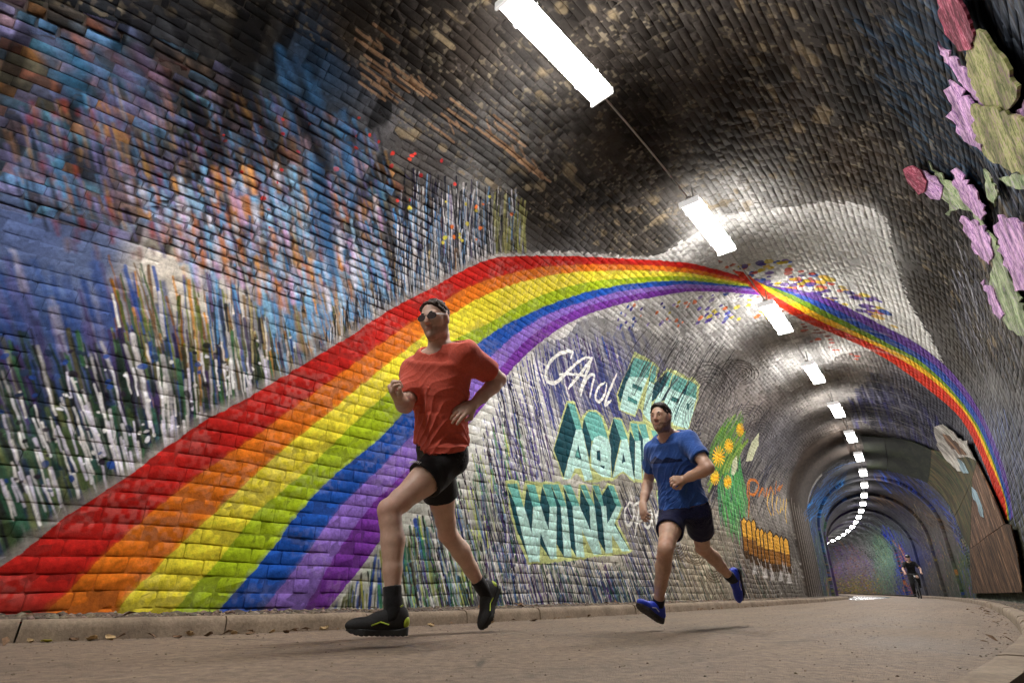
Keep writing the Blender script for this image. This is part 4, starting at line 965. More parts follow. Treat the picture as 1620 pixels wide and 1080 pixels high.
for i in range(170):
    s = -1.2 + 15 * lg.random() ** 1.4; left = lg.random() < .75
    d = (lg.choice([.02 + abs(lg.normal(0, .03)), -.15 - .45 * lg.random()]) if left else W_PATH - abs(lg.normal(0, .12)) - .02)
    z = KH if d < -.1 else .003
    c0 = sdz(np.array(s), np.array(d), np.array(z)); L_ = lg.uniform(.012, .035); a = lg.random() * 6.28
    ax = np.array([math.cos(a), math.sin(a), lg.normal(0, .3)]); ay = np.array([-math.sin(a), math.cos(a), lg.normal(0, .4)]) * .45
    top = [c0 + ax * L_, c0 + ay * L_ + [0, 0, .3 * L_], c0 - ax * L_, c0 - ay * L_ + [0, 0, .2 * L_]]
    mb.add(np.array(top + [p - [0, 0, .0015] for p in top]) + [0, 0, L_ * .35], [[0, 1, 2, 3], [7, 6, 5, 4], [0, 4, 5, 1], [1, 5, 6, 2], [2, 6, 7, 3], [3, 7, 4, 0]])
tag(link('leaf_litter', mb.mesh('leaf_litter'), None, LEAF['brown']), kind='stuff')
# pool of water across the path in the middle distance
def blob_px(pts, z, name, mat, kind):
    q = smooth_px(list(pts) + [pts[0]], 4)[:-1]; g = on_ground(q[:, 0], q[:, 1], z)
    n = len(g); return tag(link(name, mesh_np(name, g, [list(range(n))]), None, mat), kind=kind)
m = NT('water'); m.base((.035, .032, .03)); m.set(Roughness=.22); m.bump(m.noise(6, 3), .1, .01); M_WATER = m.m
blob_px([(1334, 943.4), (1352, 942.6), (1392, 943.0), (1410, 944.2), (1396, 946.4), (1360, 948.4), (1338, 947.2)], .004, 'puddle', M_WATER, 'structure')

# ------------------------------------------------------------------ strip lamps along the crown
LAMP_S0, LAMP_GAP, LAMP_D, LAMP_Z = 2.1322, 3.1916, 1.423, 4.4577
M_HOUS = simple('white_enamel', (.72, .72, .70), .4, .08, 12, .05)
M_CLIP = simple('steel_clip', (.45, .45, .45), .35, .1, 40, .05, Metallic=.8)
md = bpy.data.materials.new('lit_diffuser'); md.use_nodes = True; _t = md.node_tree; _t.nodes.clear()
_o = _t.nodes.new('ShaderNodeOutputMaterial'); _e = _t.nodes.new('ShaderNodeEmission')
_e.inputs[0].default_value = (1., .965, .93, 1); _tc = _t.nodes.new('ShaderNodeTexCoord'); _sx = _t.nodes.new('ShaderNodeSeparateXYZ'); _ab = _t.nodes.new('ShaderNodeMath'); _ab.operation = 'ABSOLUTE'
_mr = _t.nodes.new('ShaderNodeMapRange'); _mr.inputs[1].default_value = .50; _mr.inputs[2].default_value = .66; _mr.inputs[3].default_value = LAMP_E; _mr.inputs[4].default_value = .9   # the tube stops short of the ends
_t.links.new(_tc.outputs['Object'], _sx.inputs[0]); _t.links.new(_sx.outputs[1], _ab.inputs[0]); _t.links.new(_ab.outputs[0], _mr.inputs[0]); _gm = _t.nodes.new('ShaderNodeNewGeometry'); _sn = _t.nodes.new('ShaderNodeSeparateXYZ'); _m2 = _t.nodes.new('ShaderNodeMapRange')
_m2.inputs[1].default_value = .15; _m2.inputs[2].default_value = -.9; _m2.inputs[3].default_value = .13; _m2.inputs[4].default_value = 1.      # a prismatic cover throws most of its light down
_mm = _t.nodes.new('ShaderNodeMath'); _mm.operation = 'MULTIPLY'
_t.links.new(_gm.outputs['Normal'], _sn.inputs[0]); _t.links.new(_sn.outputs[2], _m2.inputs[0]); _t.links.new(_mr.outputs[0], _mm.inputs[0]); _t.links.new(_m2.outputs[0], _mm.inputs[1]); _t.links.new(_mm.outputs[0], _e.inputs[1])
_t.links.new(_e.outputs[0], _o.inputs[0])
_mc = NT('lit_end_plastic'); _mc.base((.75, .75, .73)); _mc.set(Roughness=.4); _mc.b.inputs['Emission Color'].default_value = (1, .97, .94, 1); _mc.b.inputs['Emission Strength'].default_value = .55; M_CAP = _mc.m   # translucent ends glow from the tube
LL, LW, LH = 1.34, .255, .15
def lamp_parts():
    b = bmesh.new()
    bmesh.ops.create_cube(b, size=1); bmesh.ops.scale(b, vec=(.075, LL, .03), verts=b.verts); bmesh.ops.translate(b, vec=(0, 0, LH - .032), verts=b.verts)
    bmesh.ops.bevel(b, geom=list(b.edges), offset=.008, segments=2, affect='EDGES')
    hous = bm_mesh('housing', b)
    # ribbed half-round diffuser
    n, k = 21, 9; V = []
    for i in range(n):
        y = -LL / 2 + .028 + (LL - .056) * i / (n - 1)
        for j in range(k):
            a = math.pi * j / (k - 1); V.append([-(LW / 2 - .012) * math.cos(a), y, LH - .05 - .075 * math.sin(a) ** .55])
    F = [list(f) for f in grid_faces(n, k)]; F += [list(range(k))[::-1], list(range((n - 1) * k, n * k))]
    F += [[i * k + k - 1, i * k, (i + 1) * k, (i + 1) * k + k - 1] for i in range(n - 1)]
    diff = mesh_np('diffuser', V, F, smooth=True)
    caps = []
    for sg_ in (-1, 1):
        b = bmesh.new(); bmesh.ops.create_cube(b, size=1); bmesh.ops.scale(b, vec=(LW, .026, .088), verts=b.verts)
        bmesh.ops.translate(b, vec=(0, sg_ * (LL / 2 - .014), LH - .088), verts=b.verts)
        bmesh.ops.bevel(b, geom=list(b.edges), offset=.008, segments=2, affect='EDGES'); caps.append(bm_mesh('end_cap', b))
    clips = []
    for sx in (-1, 1):
        for y in (-.42, .42):
            b = bmesh.new(); bmesh.ops.create_cube(b, size=1); bmesh.ops.scale(b, vec=(.012, .03, .035), verts=b.verts)
            bmesh.ops.translate(b, vec=(sx * (LW / 2 + .004), y, LH - .062), verts=b.verts); clips.append(bm_mesh('clip', b))
    br = []
    for y in (-.45, .45):
        b = bmesh.new(); bmesh.ops.create_cube(b, size=1); bmesh.ops.scale(b, vec=(.02, .02, .30), verts=b.verts)
        bmesh.ops.translate(b, vec=(0, y, LH + .14), verts=b.verts); br.append(bm_mesh('bracket', b))
    return hous, diff, caps, clips, br
H_, D_, CAPS, CLIPS, BRK = lamp_parts()
ORD = 'first second third fourth fifth sixth seventh eighth ninth tenth eleventh twelfth thirteenth fourteenth fifteenth sixteenth seventeenth eighteenth nineteenth twentieth twenty-first twenty-second twenty-third twenty-fourth twenty-fifth twenty-sixth'.split()
SPECIAL = {0: 'largest glaring white strip lamp on the vault, cut by the top of the picture', 1: 'lit strip lamp just above the rainbow where the pale grey vault begins',
           2: 'lit strip lamp just below the crossing of the rainbow over the crown'}
first = None
for k in range(-2, 26):
    s = LAMP_S0 + LAMP_GAP * k
    x, y, ph = path_at(np.array(s))
    loc = sdz(np.array(s), np.array(LAMP_D), np.array(LAMP_Z)); rot = (0, 0, -float(ph))
    lab = SPECIAL.get(k, 'lit strip lamp, %s along the crown counted from the largest one' % ORD[max(k, 0)] if k >= 0 else ['lit strip lamp on the vault nearest behind the viewer', 'lit strip lamp on the vault farther behind the viewer'][-1 - k])
    r = tag(empty('strip_lamp', tuple(loc), rot), lab, 'lamp', 'strip lamps along the crown of the tunnel')
    def put(name, me, mat):
        o = bpy.data.objects.new(name, me); COL.objects.link(o); o.parent = r
        if not me.materials: me.materials.append(mat)
    put('housing', H_, M_HOUS); put('diffuser', D_, md)
    if k < 12:
        for c_ in CAPS: put('end_cap', c_, M_CAP)
        for c_ in BRK: put('bracket', c_, M_CLIP)
        if k < 6:
            for c_ in CLIPS: put('clip', c_, M_CLIP)
# conduit between the lamps
cd_root = tag(empty('conduit', tuple(sdz(np.array(LAMP_S0), np.array(LAMP_D), np.array(LAMP_Z + LH)))), 'thin grey conduit running from lamp to lamp along the crown', 'conduit')
M_COND = simple('grey_conduit', (.5, .48, .46), .5, .1)
for k in range(-2, 25):
    mb = MB()
    s = np.linspace(LAMP_S0 + LAMP_GAP * k + LL / 2 - .03, LAMP_S0 + LAMP_GAP * (k + 1) - LL / 2 + .03, 8)
    mb.tube(sdz(s, np.full(8, LAMP_D), np.full(8, LAMP_Z + LH - .03)), .010, 6)
    o = link('conduit_length', mb.mesh('conduit_length', True), cd_root, M_COND); o.matrix_parent_inverse = Matrix.Translation(-Vector(cd_root.location))
# ------------------------------------------------------------------ painted plywood boards and cut-outs standing off the right wall
def brushed(name, cols, sx=40, sy=4, rough=.9):
    """streaky brushwork along the board's own length"""
    m = NT(name); uv = m.n('ShaderNodeUVMap'); uv.uv_map = 'mural'
    mp = m.n('ShaderNodeMapping'); mp.inputs['Scale'].default_value = (sx, sy, 1); m.l(uv.outputs[0], mp.inputs[0])
    f = m.noise(1., 6, .66, mp.outputs[0], 1.4); g = m.noise(.28, 3, .5, mp.outputs[0], 1.)
    n = len(cols); c = m.ramp(f, [(.36 + .28 * i / max(n - 1, 1), srgb(x)) for i, x in enumerate(cols)])
    c = m.mix(1., c, m.ramp(g, [(.38, .5), (.62, 1.25)]), 'MULTIPLY')
    m.base(c); m.set(Roughness=rough); m.b.inputs['Specular IOR Level'].default_value = .12; m.bump(f, .3, .004); return m.m
def curved_board(name, px, inset, thick, mat, parent=None, jag=0., seed=0, closed_smooth=0, swap=False, grow=1.):
    g = np.random.default_rng(seed); px = np.asarray(px, float); px = px.mean(0) + (px - px.mean(0)) * grow
    if closed_smooth: px = smooth_px(np.vstack([px, px[:1]]), closed_smooth)[:-1]
    if jag:
        out = []
        for a, b in zip(px, np.roll(px, -1, 0)):
            L = np.hypot(*(b - a)); n = max(1, int(L / g.uniform(4, 9))); nv = np.array([b[1] - a[1], a[0] - b[0]]) / (L + 1e-6)
            for i in range(n): out.append(a + (b - a) * i / n + nv * (jag * g.normal(0, .8) if i else 0))
        px = np.array(out)
    s, t = px2st(px[:, 0], px[:, 1], inset)
    b = bmesh.new(); vs = [b.verts.new((float(x), float(y), 0)) for x, y in zip(s, t)]
    b.faces.new(vs); bmesh.ops.triangulate(b, faces=b.faces[:])
    for ax, st in ((1, .10), (0, .30)):
        lo = math.floor((s if ax == 0 else t).min() / st) * st; hi = (s if ax == 0 else t).max(); v = lo
        while v < hi:
            co = [0, 0, 0]; no = [0, 0, 0]; co[ax] = v; no[ax] = 1
            bmesh.ops.bisect_plane(b, geom=b.verts[:] + b.edges[:] + b.faces[:], plane_co=co, plane_no=no); v += st
    bmesh.ops.remove_doubles(b, verts=b.verts[:], dist=1e-5)
    b.verts.ensure_lookup_table(); P2 = np.array([v.co[:2] for v in b.verts]); n = len(P2)
    top = wall(P2[:, 0], P2[:, 1], 0.) + wall_normal(P2[:, 0], P2[:, 1]) * inset
    bot = wall(P2[:, 0], P2[:, 1], 0.) + wall_normal(P2[:, 0], P2[:, 1]) * (inset - thick)
    F = [[v.index for v in f.verts] for f in b.faces]
    # orient towards the tunnel
    def nrm(f): a_, b_, c_ = top[f[0]], top[f[1]], top[f[2]]; return np.cross(b_ - a_, c_ - a_)
    wn = wall_normal(P2[:, 0], P2[:, 1])
    F = [f if nrm(f) @ wn[f[0]] > 0 else f[::-1] for f in F]
    FF = F + [[i + n for i in f[::-1]] for f in F]
    cnt = {}
    for f in F:
        for a_, b_ in zip(f, f[1:] + f[:1]): cnt[(a_, b_)] = 1
    for (a_, b_) in list(cnt):
        if (b_, a_) not in cnt: FF.append([a_, a_ + n, b_ + n, b_])
    b.free(); uvp = P2[:, ::-1] if swap else P2
    return link(name, mesh_np(name, np.vstack([top, bot]), FF, np.vstack([uvp, uvp])), parent, mat)
BR = brushed('brown_brushwork', ['1c140e', '38281c', '4e3826', '644a34', '8a6e54'], 6, 1.6)
PK = brushed('umber_brushwork', ['221712', '402c22', '5a4230', '6e5440', '907660'], 6, 1.8)
GN = brushed('green_brushwork', ['121a0c', '26351a', '403c22', '523c26', '2c3c1c'], 5, 2.)
DG = brushed('dark_green_paint', ['0c0f09', '14180e', '1b2013', '222314'], 3, 10)
WHT = brushed('white_brushwork', ['4a4640', '8a857e', 'a8a49c', 'c4c0b8'], 8, 3)
BLH = brushed('blue_grey_brushwork', ['5a6e78', '7a929c', '94a6ac'], 8, 3)
def board(label, px, inset, mat, **k):
    return tag(curved_board('mural_board', px, inset, .018, mat, **k), label, 'mural board', 'painted boards fixed along the right wall')
board('tall brown streaked board standing lowest at the right edge by the gravel', [(1538.5, 938), (1535, 900), (1534, 868), (1561, 848), (1588, 829), (1598, 829), (1606, 860), (1613, 900), (1617, 936)], .075, BR)
b2 = board('umber streaked board with a blue-grey painted bird shape under the end of the rainbow', [(1534.2, 867), (1536, 815), (1538, 770), (1538, 756), (1545, 731), (1553, 748), (1562, 767), (1577, 800), (1588, 828), (1561, 847)], .075, PK)
b3 = board('green and brown painted board with a white feathered crest', [(1467.4, 764), (1473, 712), (1486, 714), (1500, 714), (1530, 710), (1544.6, 731), (1537.6, 756), (1523.8, 788), (1510, 815), (1491, 786)], .075, GN)
tag(curved_board('crest', [(1477, 676), (1484, 673), (1491, 671), (1509, 684), (1530, 703), (1543, 728), (1530, 722), (1514, 724), (1520, 745), (1508, 738), (1494, 724), (1484, 708), (1479, 690)], .090, .012, WHT, b3, jag=2.0, seed=3))
curved_board('feather', [(1491, 686), (1503, 690), (1522, 710), (1530, 720), (1516, 718), (1500, 703)], .098, .006, PK, b3, jag=1.2, seed=9)
curved_board('wing', [(1508, 722), (1520, 728), (1532, 748), (1524, 748), (1512, 738)], .088, .008, BLH, b3, jag=1., seed=4)
curved_board('bird', [(1537, 770), (1545, 778), (1553, 800), (1556, 818), (1551, 816), (1546, 798), (1538, 784)], .088, .008, BLH, b2, jag=.8, seed=5)
board('narrow dark green board wedged between the crested board and the umber board', [(1510.4, 816), (1524, 789), (1537.6, 757), (1537.6, 770), (1535.6, 815), (1533.8, 867), (1522, 846)], .075, GN)
board('dark olive board overhead to the right of the lamps, nearest the crown', [(1361, 689), (1380, 690), (1398, 692), (1403.5, 745), (1388, 743), (1372, 742)], .075, DG)
board('dark olive overhead board beside the crested board', [(1399, 692), (1420, 694), (1444, 699), (1472.6, 712), (1467, 764), (1435, 752), (1404.5, 745)], .075, DG)
def C3_(p): return [(1080 + x / 2, y / 2) for x, y in p]
RD = brushed('crimson_brushwork', ['5a2030', '7e3446', 'a04c60', 'c88494'], 22, 14)
LI = brushed('lilac_brushwork', ['6e4c80', '9a70a4', 'bf97c0', 'd8b4d4', 'a87a9c'], 22, 15)
OL = brushed('olive_brushwork', ['565c36', '7a7e4a', '969a62', 'a89a78', '8a6e7a'], 22, 18)
LE = brushed('leaf_brushwork', ['4c6444', '74885c', '92a07a', 'a6aa8c', '86749a'], 22, 15)
def cutout(label, loc_px, pieces):
    s, t = px2st(np.array([loc_px[0]]), np.array([loc_px[1]])); root = tag(empty('thistle_cutout', tuple(wall(s, t)[0])), label, 'thistle cut-out', 'painted thistle cut-outs on the right wall')
    for i, (nm, pts, mat, ins, jag) in enumerate(pieces):
        o = curved_board(nm, C3_(pts), ins, .009, mat, root, jag=jag, seed=20 + i, grow=1.10); o.matrix_parent_inverse = Matrix.Translation(-Vector(root.location))
cutout('large upper thistle cut-out with a crimson bud and olive bulbs', (1560, 160), [
    ('bud', [(815, -30), (850, -40), (885, 30), (905, 75), (915, 110), (905, 150), (870, 155), (832, 105), (812, 50)], RD, .069, 1.5),
    ('bulb', [(905, 130), (932, 108), (962, 130), (1000, 180), (1050, 270), (1030, 330), (990, 350), (950, 320), (915, 260), (900, 190)], OL, .061, 2.5),
    ('petal', [(820, 148), (880, 210), (915, 250), (960, 305), (1000, 340), (1045, 360), (1100, 280), (1110, 380), (1040, 385), (985, 362), (940, 330), (880, 260), (838, 190)], LI, .045, 3.),
    ('petal', [(845, 265), (882, 290), (920, 350), (925, 400), (942, 470), (890, 440), (855, 380), (840, 310)], LI, .061, 4.),
    ('bulb', [(920, 340), (980, 348), (1040, 372), (1090, 400), (1095, 545), (1030, 530), (985, 510), (950, 470), (920, 400)], OL, .075, 3.),
    ('leaf', [(1005, 565), (1050, 552), (1100, 560), (1100, 600), (1030, 588)], LE, .061, 2.)])
cutout('lower thistle cut-out with a pink bud and lilac petals trailing down the wall', (1540, 360), [
    ('bud', [(700, 540), (728, 530), (752, 545), (768, 575), (762, 605), (745, 612), (715, 580)], RD, .075, 1.),
    ('bud', [(752, 545), (800, 562), (820, 590), (810, 630), (785, 626), (764, 606)], LI, .061, 1.5),
    ('leaf', [(790, 532), (815, 565), (850, 590), (890, 620), (935, 690), (985, 760), (1012, 830), (1050, 920), (1082, 1000), (1062, 1035), (1012, 1000), (985, 930), (965, 880), (975, 820), (955, 745), (910, 675), (880, 668), (850, 690), (838, 684), (850, 655), (810, 632), (818, 590)], LE, .053, 2.5),
    ('petal', [(865, 540), (892, 562), (930, 620), (952, 672), (940, 690), (890, 640), (860, 590)], LI, .061, 3.),
    ('petal', [(1000, 690), (1050, 700), (1100, 745), (1100, 940), (1045, 890), (1010, 800), (990, 740)], LI, .069, 4.),
    ('petal', [(885, 690), (920, 700), (960, 740), (975, 790), (965, 830), (920, 790), (890, 730)], LI, .061, 3.),
    ('petal', [(955, 890), (985, 930), (1012, 990), (1000, 1005), (970, 960), (945, 900)], LI, .061, 2.5),
    ('leaf', [(952, 540), (975, 570), (992, 608), (985, 650), (962, 620)], LE, .053, 2.)])
# ================================================================== people: one continuous skin surface each, grown from a distance field
def unit(v): v = np.asarray(v, float); return v / (np.linalg.norm(v) + 1e-12)
class Field:
    """signed distance field on a regular grid; primitives blend smoothly; turned into a mesh by surface nets"""
    def __init__(s, lo, hi, h):
        s.h = h; s.lo = np.asarray(lo, float); s.n = np.ceil((np.asarray(hi) - s.lo) / h).astype(int) + 1
        s.D = np.full(s.n, 1.0, np.float32)
    def region(s, lo, hi):
        a = np.maximum(np.floor((np.asarray(lo) - s.lo) / s.h).astype(int), 0)
        b = np.minimum(np.ceil((np.asarray(hi) - s.lo) / s.h).astype(int) + 1, s.n)
        if (b <= a).any(): return None, None
        ax = [(s.lo[i] + np.arange(a[i], b[i]) * s.h).astype(np.float32) for i in range(3)]
        return tuple(slice(a[i], b[i]) for i in range(3)), ax
    def put(s, lo, hi, fn, k=.02, op='add'):
        m = k + 3 * s.h
        sl, ax = s.region(np.asarray(lo) - m, np.asarray(hi) + m)
        if sl is None: return
        X, Y, Z = ax[0][:, None, None], ax[1][None, :, None], ax[2][None, None, :]
        d = fn(X, Y, Z); D = s.D[sl]
        if op == 'add':
            h_ = np.clip(.5 + .5 * (D - d) / k, 0, 1); s.D[sl] = D * (1 - h_) + d * h_ - k * h_ * (1 - h_)
        elif op == 'sub':
            h_ = np.clip(.5 - .5 * (D + d) / k, 0, 1); s.D[sl] = D * (1 - h_) - d * h_ + k * h_ * (1 - h_)
    def cone(s, a, b, ra, rb, k=.02, op='add'):
        a = np.asarray(a, float); b = np.asarray(b, float); ab = b - a; L2 = ab @ ab + 1e-9
        def fn(X, Y, Z):
            t = np.clip(((X - a[0]) * ab[0] + (Y - a[1]) * ab[1] + (Z - a[2]) * ab[2]) / L2, 0, 1)
            dx = X - a[0] - t * ab[0]; dy = Y - a[1] - t * ab[1]; dz = Z - a[2] - t * ab[2]
            return np.sqrt(dx * dx + dy * dy + dz * dz) - (ra + (rb - ra) * t)
        r = max(ra, rb); s.put(np.minimum(a, b) - r, np.maximum(a, b) + r, fn, k, op)
    def chain(s, pts, rad, k=.02):
        """a limb: tapered pieces end to end as one primitive, so joints do not swell"""
        pts = np.asarray(pts, float); n = len(pts)
        def fn(X, Y, Z):
            best = None
            for i in range(n - 1):
                a = pts[i]; ab = pts[i + 1] - a; L2 = ab @ ab + 1e-9
                t = np.clip(((X - a[0]) * ab[0] + (Y - a[1]) * ab[1] + (Z - a[2]) * ab[2]) / L2, 0, 1)
                dx = X - a[0] - t * ab[0]; dy = Y - a[1] - t * ab[1]; dz = Z - a[2] - t * ab[2]
                tt = t * t * (3 - 2 * t) if n > 3 else t
                d = np.sqrt(dx * dx + dy * dy + dz * dz) - (rad[i] + (rad[i + 1] - rad[i]) * tt)
                if best is None: best = d
                else:
                    kk = .012; h_ = np.clip(.5 + .5 * (best - d) / kk, 0, 1); best = best * (1 - h_) + d * h_ - kk * h_ * (1 - h_)
            return best
        r = max(rad); s.put(pts.min(0) - r, pts.max(0) + r, fn, k)
    def ell(s, c, r, M=None, k=.02, op='add'):
        """ellipsoid; rows of M are its axes"""
        c = np.asarray(c, float); r = np.asarray(r, float); M = np.eye(3) if M is None else np.asarray(M, float)
        def fn(X, Y, Z):
            q = [(X - c[0]) * M[i, 0] + (Y - c[1]) * M[i, 1] + (Z - c[2]) * M[i, 2] for i in range(3)]
            k0 = np.sqrt(sum((q[i] / r[i]) ** 2 for i in range(3))); k1 = np.sqrt(sum((q[i] / r[i] ** 2) ** 2 for i in range(3))) + 1e-6
            return k0 * (k0 - 1) / k1
        e = np.abs(M.T) @ r; s.put(c - e, c + e, fn, k, op)
    def loft(s, C, X_, A, B, k=.02, pw=2.3):
        """elliptical sections along a bent spine: centres C, side axes X_, half widths A and depths B"""
        C = np.asarray(C, float); n = len(C); R = max(max(A), max(B))
        def fn(X, Y, Z):
            best = None
            for i in range(n - 1):
                ab = C[i + 1] - C[i]; L = np.linalg.norm(ab); w = ab / L
                px, py, pz = X - C[i][0], Y - C[i][1], Z - C[i][2]
                tr = (px * w[0] + py * w[1] + pz * w[2]) / L; t = np.clip(tr, 0, 1)
                x0 = unit(X_[i] - w * (X_[i] @ w)); x1 = unit(X_[i + 1] - w * (X_[i + 1] @ w))
                y0 = np.cross(w, x0); y1 = np.cross(w, x1)
                qx0 = px * x0[0] + py * x0[1] + pz * x0[2]; qx1 = px * x1[0] + py * x1[1] + pz * x1[2]
                qy0 = px * y0[0] + py * y0[1] + pz * y0[2]; qy1 = px * y1[0] + py * y1[1] + pz * y1[2]
                tt = t * t * (3 - 2 * t)
                qx = qx0 + (qx1 - qx0) * tt; qy = qy0 + (qy1 - qy0) * tt
                a = A[i] + (A[i + 1] - A[i]) * tt; b = B[i] + (B[i + 1] - B[i]) * tt
                e = (np.abs(qx / a) ** pw + np.abs(qy / b) ** pw) ** (1 / pw)
                d = (e - 1) * np.minimum(a, b)
                ov = np.maximum(np.abs(tr - t) * L - .022 * ((tr < 0) * (i > 0) + (tr > 1) * (i < n - 2)), 0)
                d = np.where(ov > 0, np.sqrt(np.maximum(d, 0) ** 2 + ov ** 2) + np.minimum(d, 0) * 0, d)
                best = d if best is None else np.minimum(best, d)
            return best
        s.put(C.min(0) - R, C.max(0) + R, fn, k)
    def coords(s):
        return [(s.lo[i] + np.arange(s.n[i]) * s.h).astype(np.float32) for i in range(3)]
    def cut(s, p, nrm, k=.004):
        """keep the side the normal points away from"""
        ax = s.coords(); nrm = unit(nrm)
        d = ((ax[0] - p[0]) * nrm[0])[:, None, None] + ((ax[1] - p[1]) * nrm[1])[None, :, None] + ((ax[2] - p[2]) * nrm[2])[None, None, :]
        s.D = np.maximum(s.D, d.astype(np.float32))
    def sample(s, P):
        q = (P - s.lo) / s.h; i = np.clip(q.astype(int), 0, s.n - 2); f = np.clip(q - i, 0, 1)
        r = 0
        for a in (0, 1):
            for b in (0, 1):
                for c in (0, 1):
                    w = (f[:, 0] if a else 1 - f[:, 0]) * (f[:, 1] if b else 1 - f[:, 1]) * (f[:, 2] if c else 1 - f[:, 2])
                    r = r + w * s.D[i[:, 0] + a, i[:, 1] + b, i[:, 2] + c]
        return r
    def mesh(s):
        D = s.D; n = np.array(D.shape); ins = D < 0
        cnt = np.zeros(n - 1, np.int8)
        for a in (0, 1):
            for b in (0, 1):
                for c in (0, 1): cnt += ins[a:n[0] - 1 + a, b:n[1] - 1 + b, c:n[2] - 1 + c]
        act = (cnt > 0) & (cnt < 8); I = np.argwhere(act)
        idx = np.full(act.shape, -1, np.int32); idx[act] = np.arange(len(I))
        acc = np.zeros((len(I), 3)); num = np.zeros(len(I))
        cor = [(a, b, c) for a in (0, 1) for b in (0, 1) for c in (0, 1)]
        for p in cor:
            for ax_ in range(3):
                if p[ax_]: continue
                q = list(p); q[ax_] = 1
                d0 = D[I[:, 0] + p[0], I[:, 1] + p[1], I[:, 2] + p[2]]; d1 = D[I[:, 0] + q[0], I[:, 1] + q[1], I[:, 2] + q[2]]
                m = (d0 < 0) != (d1 < 0); t = np.where(m, d0 / np.where(m, d0 - d1, 1), 0)
                pt = np.array(p, float) + t[:, None] * (np.array(q) - np.array(p)); acc[m] += pt[m]; num[m] += 1
        V = s.lo + (I + acc / num[:, None]) * s.h
        F = []
        for ax_ in range(3):
            o = [i for i in range(3) if i != ax_]
            sl0 = [slice(1, n[i] - 1) for i in range(3)]; sl1 = list(sl0); sl0[ax_] = slice(0, n[ax_] - 1); sl1[ax_] = slice(1, n[ax_])
            a0, a1 = ins[tuple(sl0)], ins[tuple(sl1)]; E = np.argwhere(a0 != a1)
            if not len(E): continue
            base = E.copy(); base[:, o[0]] += 1; base[:, o[1]] += 1
            def cell(d0, d1):
                c = base.copy(); c[:, o[0]] += d0; c[:, o[1]] += d1; return idx[c[:, 0], c[:, 1], c[:, 2]]
            q = np.stack([cell(-1, -1), cell(0, -1), cell(0, 0), cell(-1, 0)], -1)
            fl = a0[tuple(E.T)] ^ (ax_ == 1)
            F.append(np.where(fl[:, None], q, q[:, ::-1]))
        F = np.concatenate(F); F = F[(F >= 0).all(1)]
        return V, F
def relax(V, F, it=2, lam=.5):
    n = len(V); e = np.concatenate([F[:, [0, 1]], F[:, [1, 2]], F[:, [2, 3]], F[:, [3, 0]]])
    for _ in range(it):
        acc = np.zeros_like(V); num = np.zeros(n)
        for k in range(3): acc[:, k] = np.bincount(e[:, 0], V[e[:, 1], k], n) + np.bincount(e[:, 1], V[e[:, 0], k], n)
        num = np.bincount(e[:, 0], minlength=n) + np.bincount(e[:, 1], minlength=n)
        V = V + lam * (acc / np.maximum(num, 1)[:, None] - V)
    return V
def snoise(P, sc, seed):
    g = np.random.default_rng(seed); G = g.random((32, 32, 32)); q = P / sc; i = np.floor(q).astype(int); f = q - i; f = f * f * (3 - 2 * f); r = 0
    for a in (0, 1):
        for b in (0, 1):
            for c in (0, 1):
                w = (f[:, 0] if a else 1 - f[:, 0]) * (f[:, 1] if b else 1 - f[:, 1]) * (f[:, 2] if c else 1 - f[:, 2])
                r = r + w * G[(i[:, 0] + a) % 32, (i[:, 1] + b) % 32, (i[:, 2] + c) % 32]
    return r - .5
def solve_joint(par, px, L, near):
    """the point on the sight line through px at bone length L from its parent joint"""
    r = unit(ray(np.array([px[0]]), np.array([px[1]]))[0]); o = CPOS - par
    b = o @ r; c = o @ o - L * L; dis = b * b - c
    if dis < 0:
        q = CPOS - r * b; return par + unit(q - par) * L
    return CPOS + r * (-b - math.sqrt(dis) if near else -b + math.sqrt(dis))

# --- materials
def skin_mat(name, col):
    m = NT(name); at = m.n('ShaderNodeVertexColor'); at.layer_name = 'tint'
    c = m.mix(1., np.asarray(col), at.outputs['Color'], 'MULTIPLY')
    c = m.mix(1., c, m.ramp(m.noise(18, 5, .6), [(.3, (.86, .80, .78)), (.7, (1.06, 1.04, 1.02))]), 'MULTIPLY')
    m.base(c); m.set(Roughness=.48)
    m.b.inputs['Subsurface Weight'].default_value = .12; m.b.inputs['Subsurface Scale'].default_value = .01
    m.b.inputs['Subsurface Radius'].default_value = (1., .35, .2)
    m.bump(m.noise(260, 3), .12, .002); return m.m
def cloth_mat(name, col, fine=420, rough=.85, var=.18, sheen=.15):
    m = NT(name); at = m.n('ShaderNodeVertexColor'); at.layer_name = 'tint'
    c = np.asarray(col, float)
    b = m.mix(1., m.ramp(m.noise(90, 4, .7), [(.3, c * (1 - var)), (.7, np.minimum(c * (1 + var), 1))]), at.outputs['Color'], 'MULTIPLY')
    m.base(b); m.set(Roughness=rough); m.b.inputs['Sheen Weight'].default_value = sheen; m.b.inputs['Specular IOR Level'].default_value = .25
    m.bump(m.noise(fine, 2), .25, .002, m.bump(m.noise(14, 4, .5), .5, .02)); return m.m
M_LENS = simple('dark_lens', (.09, .07, .07), .15, .05, 10, 0)
M_RIM = simple('dark_rim', (.03, .028, .03), .35, .05, 10, 0)
M_FRAME = simple('glasses_frame', (.75, .75, .74), .35, .05, 10, 0)
M_EYE = simple('eye_white', (.70, .66, .62), .2, .05, 10, 0)
M_IRIS = simple('iris', (.03, .02, .015), .15, .05, 10, 0)

